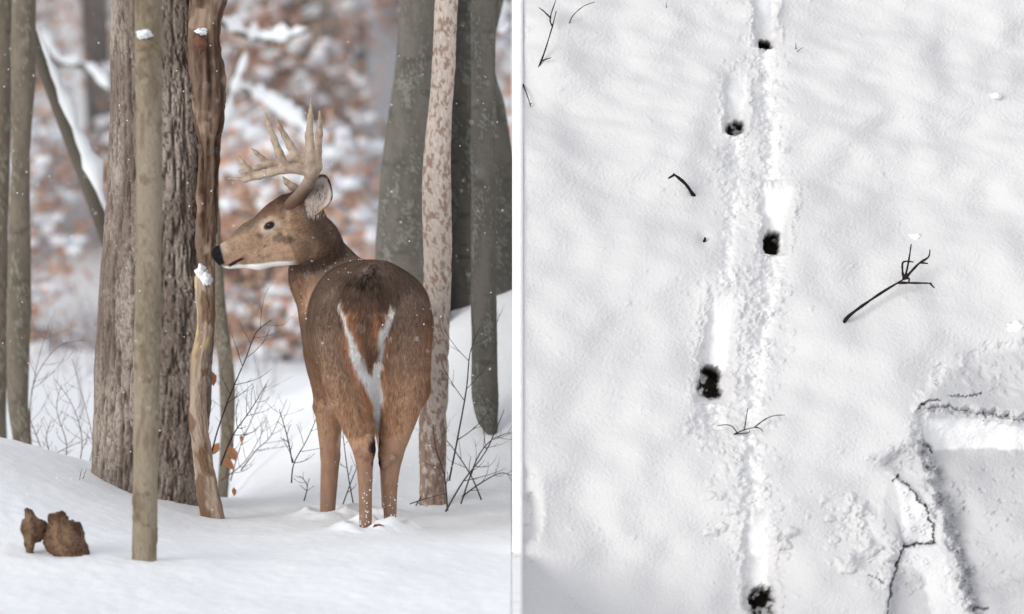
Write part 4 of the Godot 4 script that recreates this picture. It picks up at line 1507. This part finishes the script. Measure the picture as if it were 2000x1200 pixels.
	for q in 2:
		var at: Vector3 = P(66, 1040, sd) if q == 0 else P(130, 1052, sd)
		var o := base("broken_stump", at, ["smaller jagged piece of rotten stump poking from snow at left", "larger brown lump of rotten stump poking from snow at left"][q], "stump")
		var mb := MB.new()
		var woodc := func(p: Vector3, nn: Vector3) -> Color:
			var f := n1.get_noise_3d(p.x * 520.0 + p.y * 120.0, p.y * 170.0, p.z * 520.0) + 0.6 * n2.get_noise_3dv(p * 700.0)
			return srgb(136, 112, 92).lerp(srgb(80, 60, 48), clampf(0.5 + 1.1 * f, 0, 1))
		var bs := []
		if q == 0:
			bs = [bone([48, 996, sd, 4], [64, 1030, sd, 17]), bone([64, 1030, sd, 18], [82, 1040, sd + 0.02, 12]), bone([64, 1030, sd, 17], [58, 1075, sd, 7])]
		else:
			bs = [bone([112, 1015, sd, 14], [128, 1055, sd, 32]), bone([128, 1055, sd, 34], [140, 1085, sd, 24]), bone([92, 1040, sd + 0.02, 12], [120, 1050, sd, 22]), bone([140, 1070, sd, 20], [160, 1090, sd, 9])]
		var f0 := field_mesh(mb, bs, 0.005, 0.03, woodc)
		for k in mb.v.size():
			mb.v[k] += mb.n[k] * (0.022 * n1.get_noise_3d(mb.v[k].x * 520.0 + mb.v[k].y * 120.0, mb.v[k].y * 170.0, mb.v[k].z * 520.0) + 0.003 * n2.get_noise_3dv(mb.v[k] * 420.0))
		put("wood", mb.mesh(), bark, o)

	# --- sticks standing in the tracked bank
	var black := srgb(46, 39, 37)
	var sticks := [
		["forked black twig at the top left corner of the bank", 3.2, [[1045, 146, 0, 1062, 110, 10, 1078, 62, 22], [1078, 62, 22, 1086, 30, 26], [1078, 60, 22, 1074, 44, 26, 1085, 8, 30], [1075, 44, 26, 1062, 30, 28, 1052, 22, 30], [1059, 122, 8, 1076, 119, 16]]],
		["thin curved twig at the top edge of the bank", 1.7, [[1110, 58, 0, 1117, 38, 10, 1138, 20, 18, 1161, 12, 22]]],
		["bent black twig in the hollow at the bank's left edge", 2.6, [[1021, 160, 8, 1028, 178, 6, 1037, 204, 0], [1034, 200, 3, 1039, 198, 6]]],
		["short thick stick poking from the bank left of the tracks", 6.4, [[1358, 384, 0, 1338, 363, 16, 1313, 345, 32], [1314, 348, 30, 1304, 354, 34]]],
		["dark scrap of bark beside the middle tracks", 5.0, [[1375, 476, 0, 1378, 464, 5]]],
		["large branching twig right of the tracks", 4.2, [[1646, 637, 0, 1658, 618, 8, 1714, 578, 24, 1764, 548, 36], [1764, 548, 36, 1770, 520, 42, 1776, 482, 48], [1764, 548, 36, 1790, 520, 44, 1808, 508, 48, 1811, 494, 50], [1750, 556, 32, 1780, 557, 40, 1812, 558, 46], [1812, 558, 46, 1820, 567, 46], [1762, 548, 36, 1759, 530, 40, 1761, 516, 44, 1780, 517, 46], [1762, 548, 36, 1772, 548, 38, 1771, 556, 36], [1794, 518, 46, 1808, 520, 48]]],
		["small spreading twig below the largest hoof hole", 2.2, [[1433, 850, 0, 1440, 846, 6, 1455, 840, 12, 1473, 836, 16], [1440, 846, 6, 1430, 834, 14, 1419, 830, 16, 1400, 832, 18], [1454, 840, 12, 1457, 820, 18, 1460, 799, 24], [1473, 836, 16, 1490, 823, 22, 1508, 815, 26, 1530, 814, 28], [1473, 836, 16, 1482, 838, 17, 1489, 845, 18], [1438, 848, 6, 1462, 846, 10, 1463, 842, 12]]],
		["tiny forked sprig right of the topmost hoof hole", 1.5, [[1556, 100, 0, 1554, 86, 8], [1557, 101, 0, 1568, 94, 8]]],
		["tiny upright stalk near the top of the bank", 1.2, [[1301, 24, 0, 1300, 12, 6]]],
	]
	for s in sticks:
		var f: Array = s[2][0]
		var o := base("twig", bank_at(f[0], f[1]), s[0], "twig", "twigs standing in the snow bank")
		var stem_o: Node3D = o
		for b in s[2].size():
			var br: Array = s[2][b]
			var pp := []
			for q in range(0, br.size(), 3):
				var up: float = br[q + 2] + (-8.0 if q == 0 and b == 0 else 5.0)
				pp.append(bank_at(br[q], br[q + 1], up))
			var path := smooth_path(pp, 4) if pp.size() > 2 else [pp[0], pp[0].lerp(pp[1], 0.5), pp[1]]
			var rad := []
			var r0: float = 0.74 * s[1] / 530.0 * (1.0 if b == 0 else 0.72)
			for q in path.size():
				rad.append(r0 * lerpf(1.1, 0.5, float(q) / (path.size() - 1)) * rnd(0.8, 1.25))
			var mb := MB.new()
			tube(mb, path, rad, 7, black, 0.3)
			if b == 0:
				stem_o = put("stem", mb.mesh(), plainm, o)
			else:
				put("side_twig", mb.mesh(), plainm, stem_o)
	# loose clods of snow lying on the bank
	for q in [["white snow clod above the branching twig", 1791, 461, 13, 7], ["white snow clod at the bank's right edge", 1984, 640, 17, 11], ["small grey clod at the bank's upper right", 1943, 190, 10, 7]]:
		var at := bank_at(q[1], q[2], 2.0)
		var o := base("snow_clod", at, q[0], "snow clod", "snow clods on the bank")
		var mb := MB.new()
		blob(mb, at, Vector3(q[3], q[4], 8) / 530.0, Color(0.92, 0.92, 0.92), 0.35)
		put("lump", mb.mesh(), snow, o)

	build_deer(fur, hairm, horn, gloss, snow)

	# --- falling snow
	var mm := MultiMesh.new()
	mm.transform_format = MultiMesh.TRANSFORM_3D
	var fl := MB.new()
	blob(fl, Vector3.ZERO, Vector3.ONE * 0.0024, Color(0.92, 0.94, 0.96), 0.3, 4, 6)
	mm.mesh = fl.mesh()
	mm.instance_count = 1500
	for k in 1500:
		var d := rnd(9.0, 26.0)
		var p := P(rnd(-120, 985), rnd(-60, 1000), d)
		mm.set_instance_transform(k, Transform3D(Basis.IDENTITY.scaled(Vector3.ONE * rnd(0.4, 1.1)), p))
	var fs := MultiMeshInstance3D.new()
	fs.name = "falling_snow"
	fs.multimesh = mm
	fs.material_override = snow
	add_child(fs)
	tag(fs, "sparse snowflakes falling through the wood", "snowfall", "", "stuff")
	# --- snowy air far back in the wood
	var mist := FogVolume.new()
	mist.name = "snow_mist"
	mist.size = Vector3(60, 20, 50)
	mist.position = Vector3(-8, 6, -48)
	var fm := FogMaterial.new()
	fm.density = 0.009
	fm.albedo = Color(0.95, 0.96, 0.98)
	mist.material = fm
	add_child(mist)
	mist.set_meta("kind", "stuff")
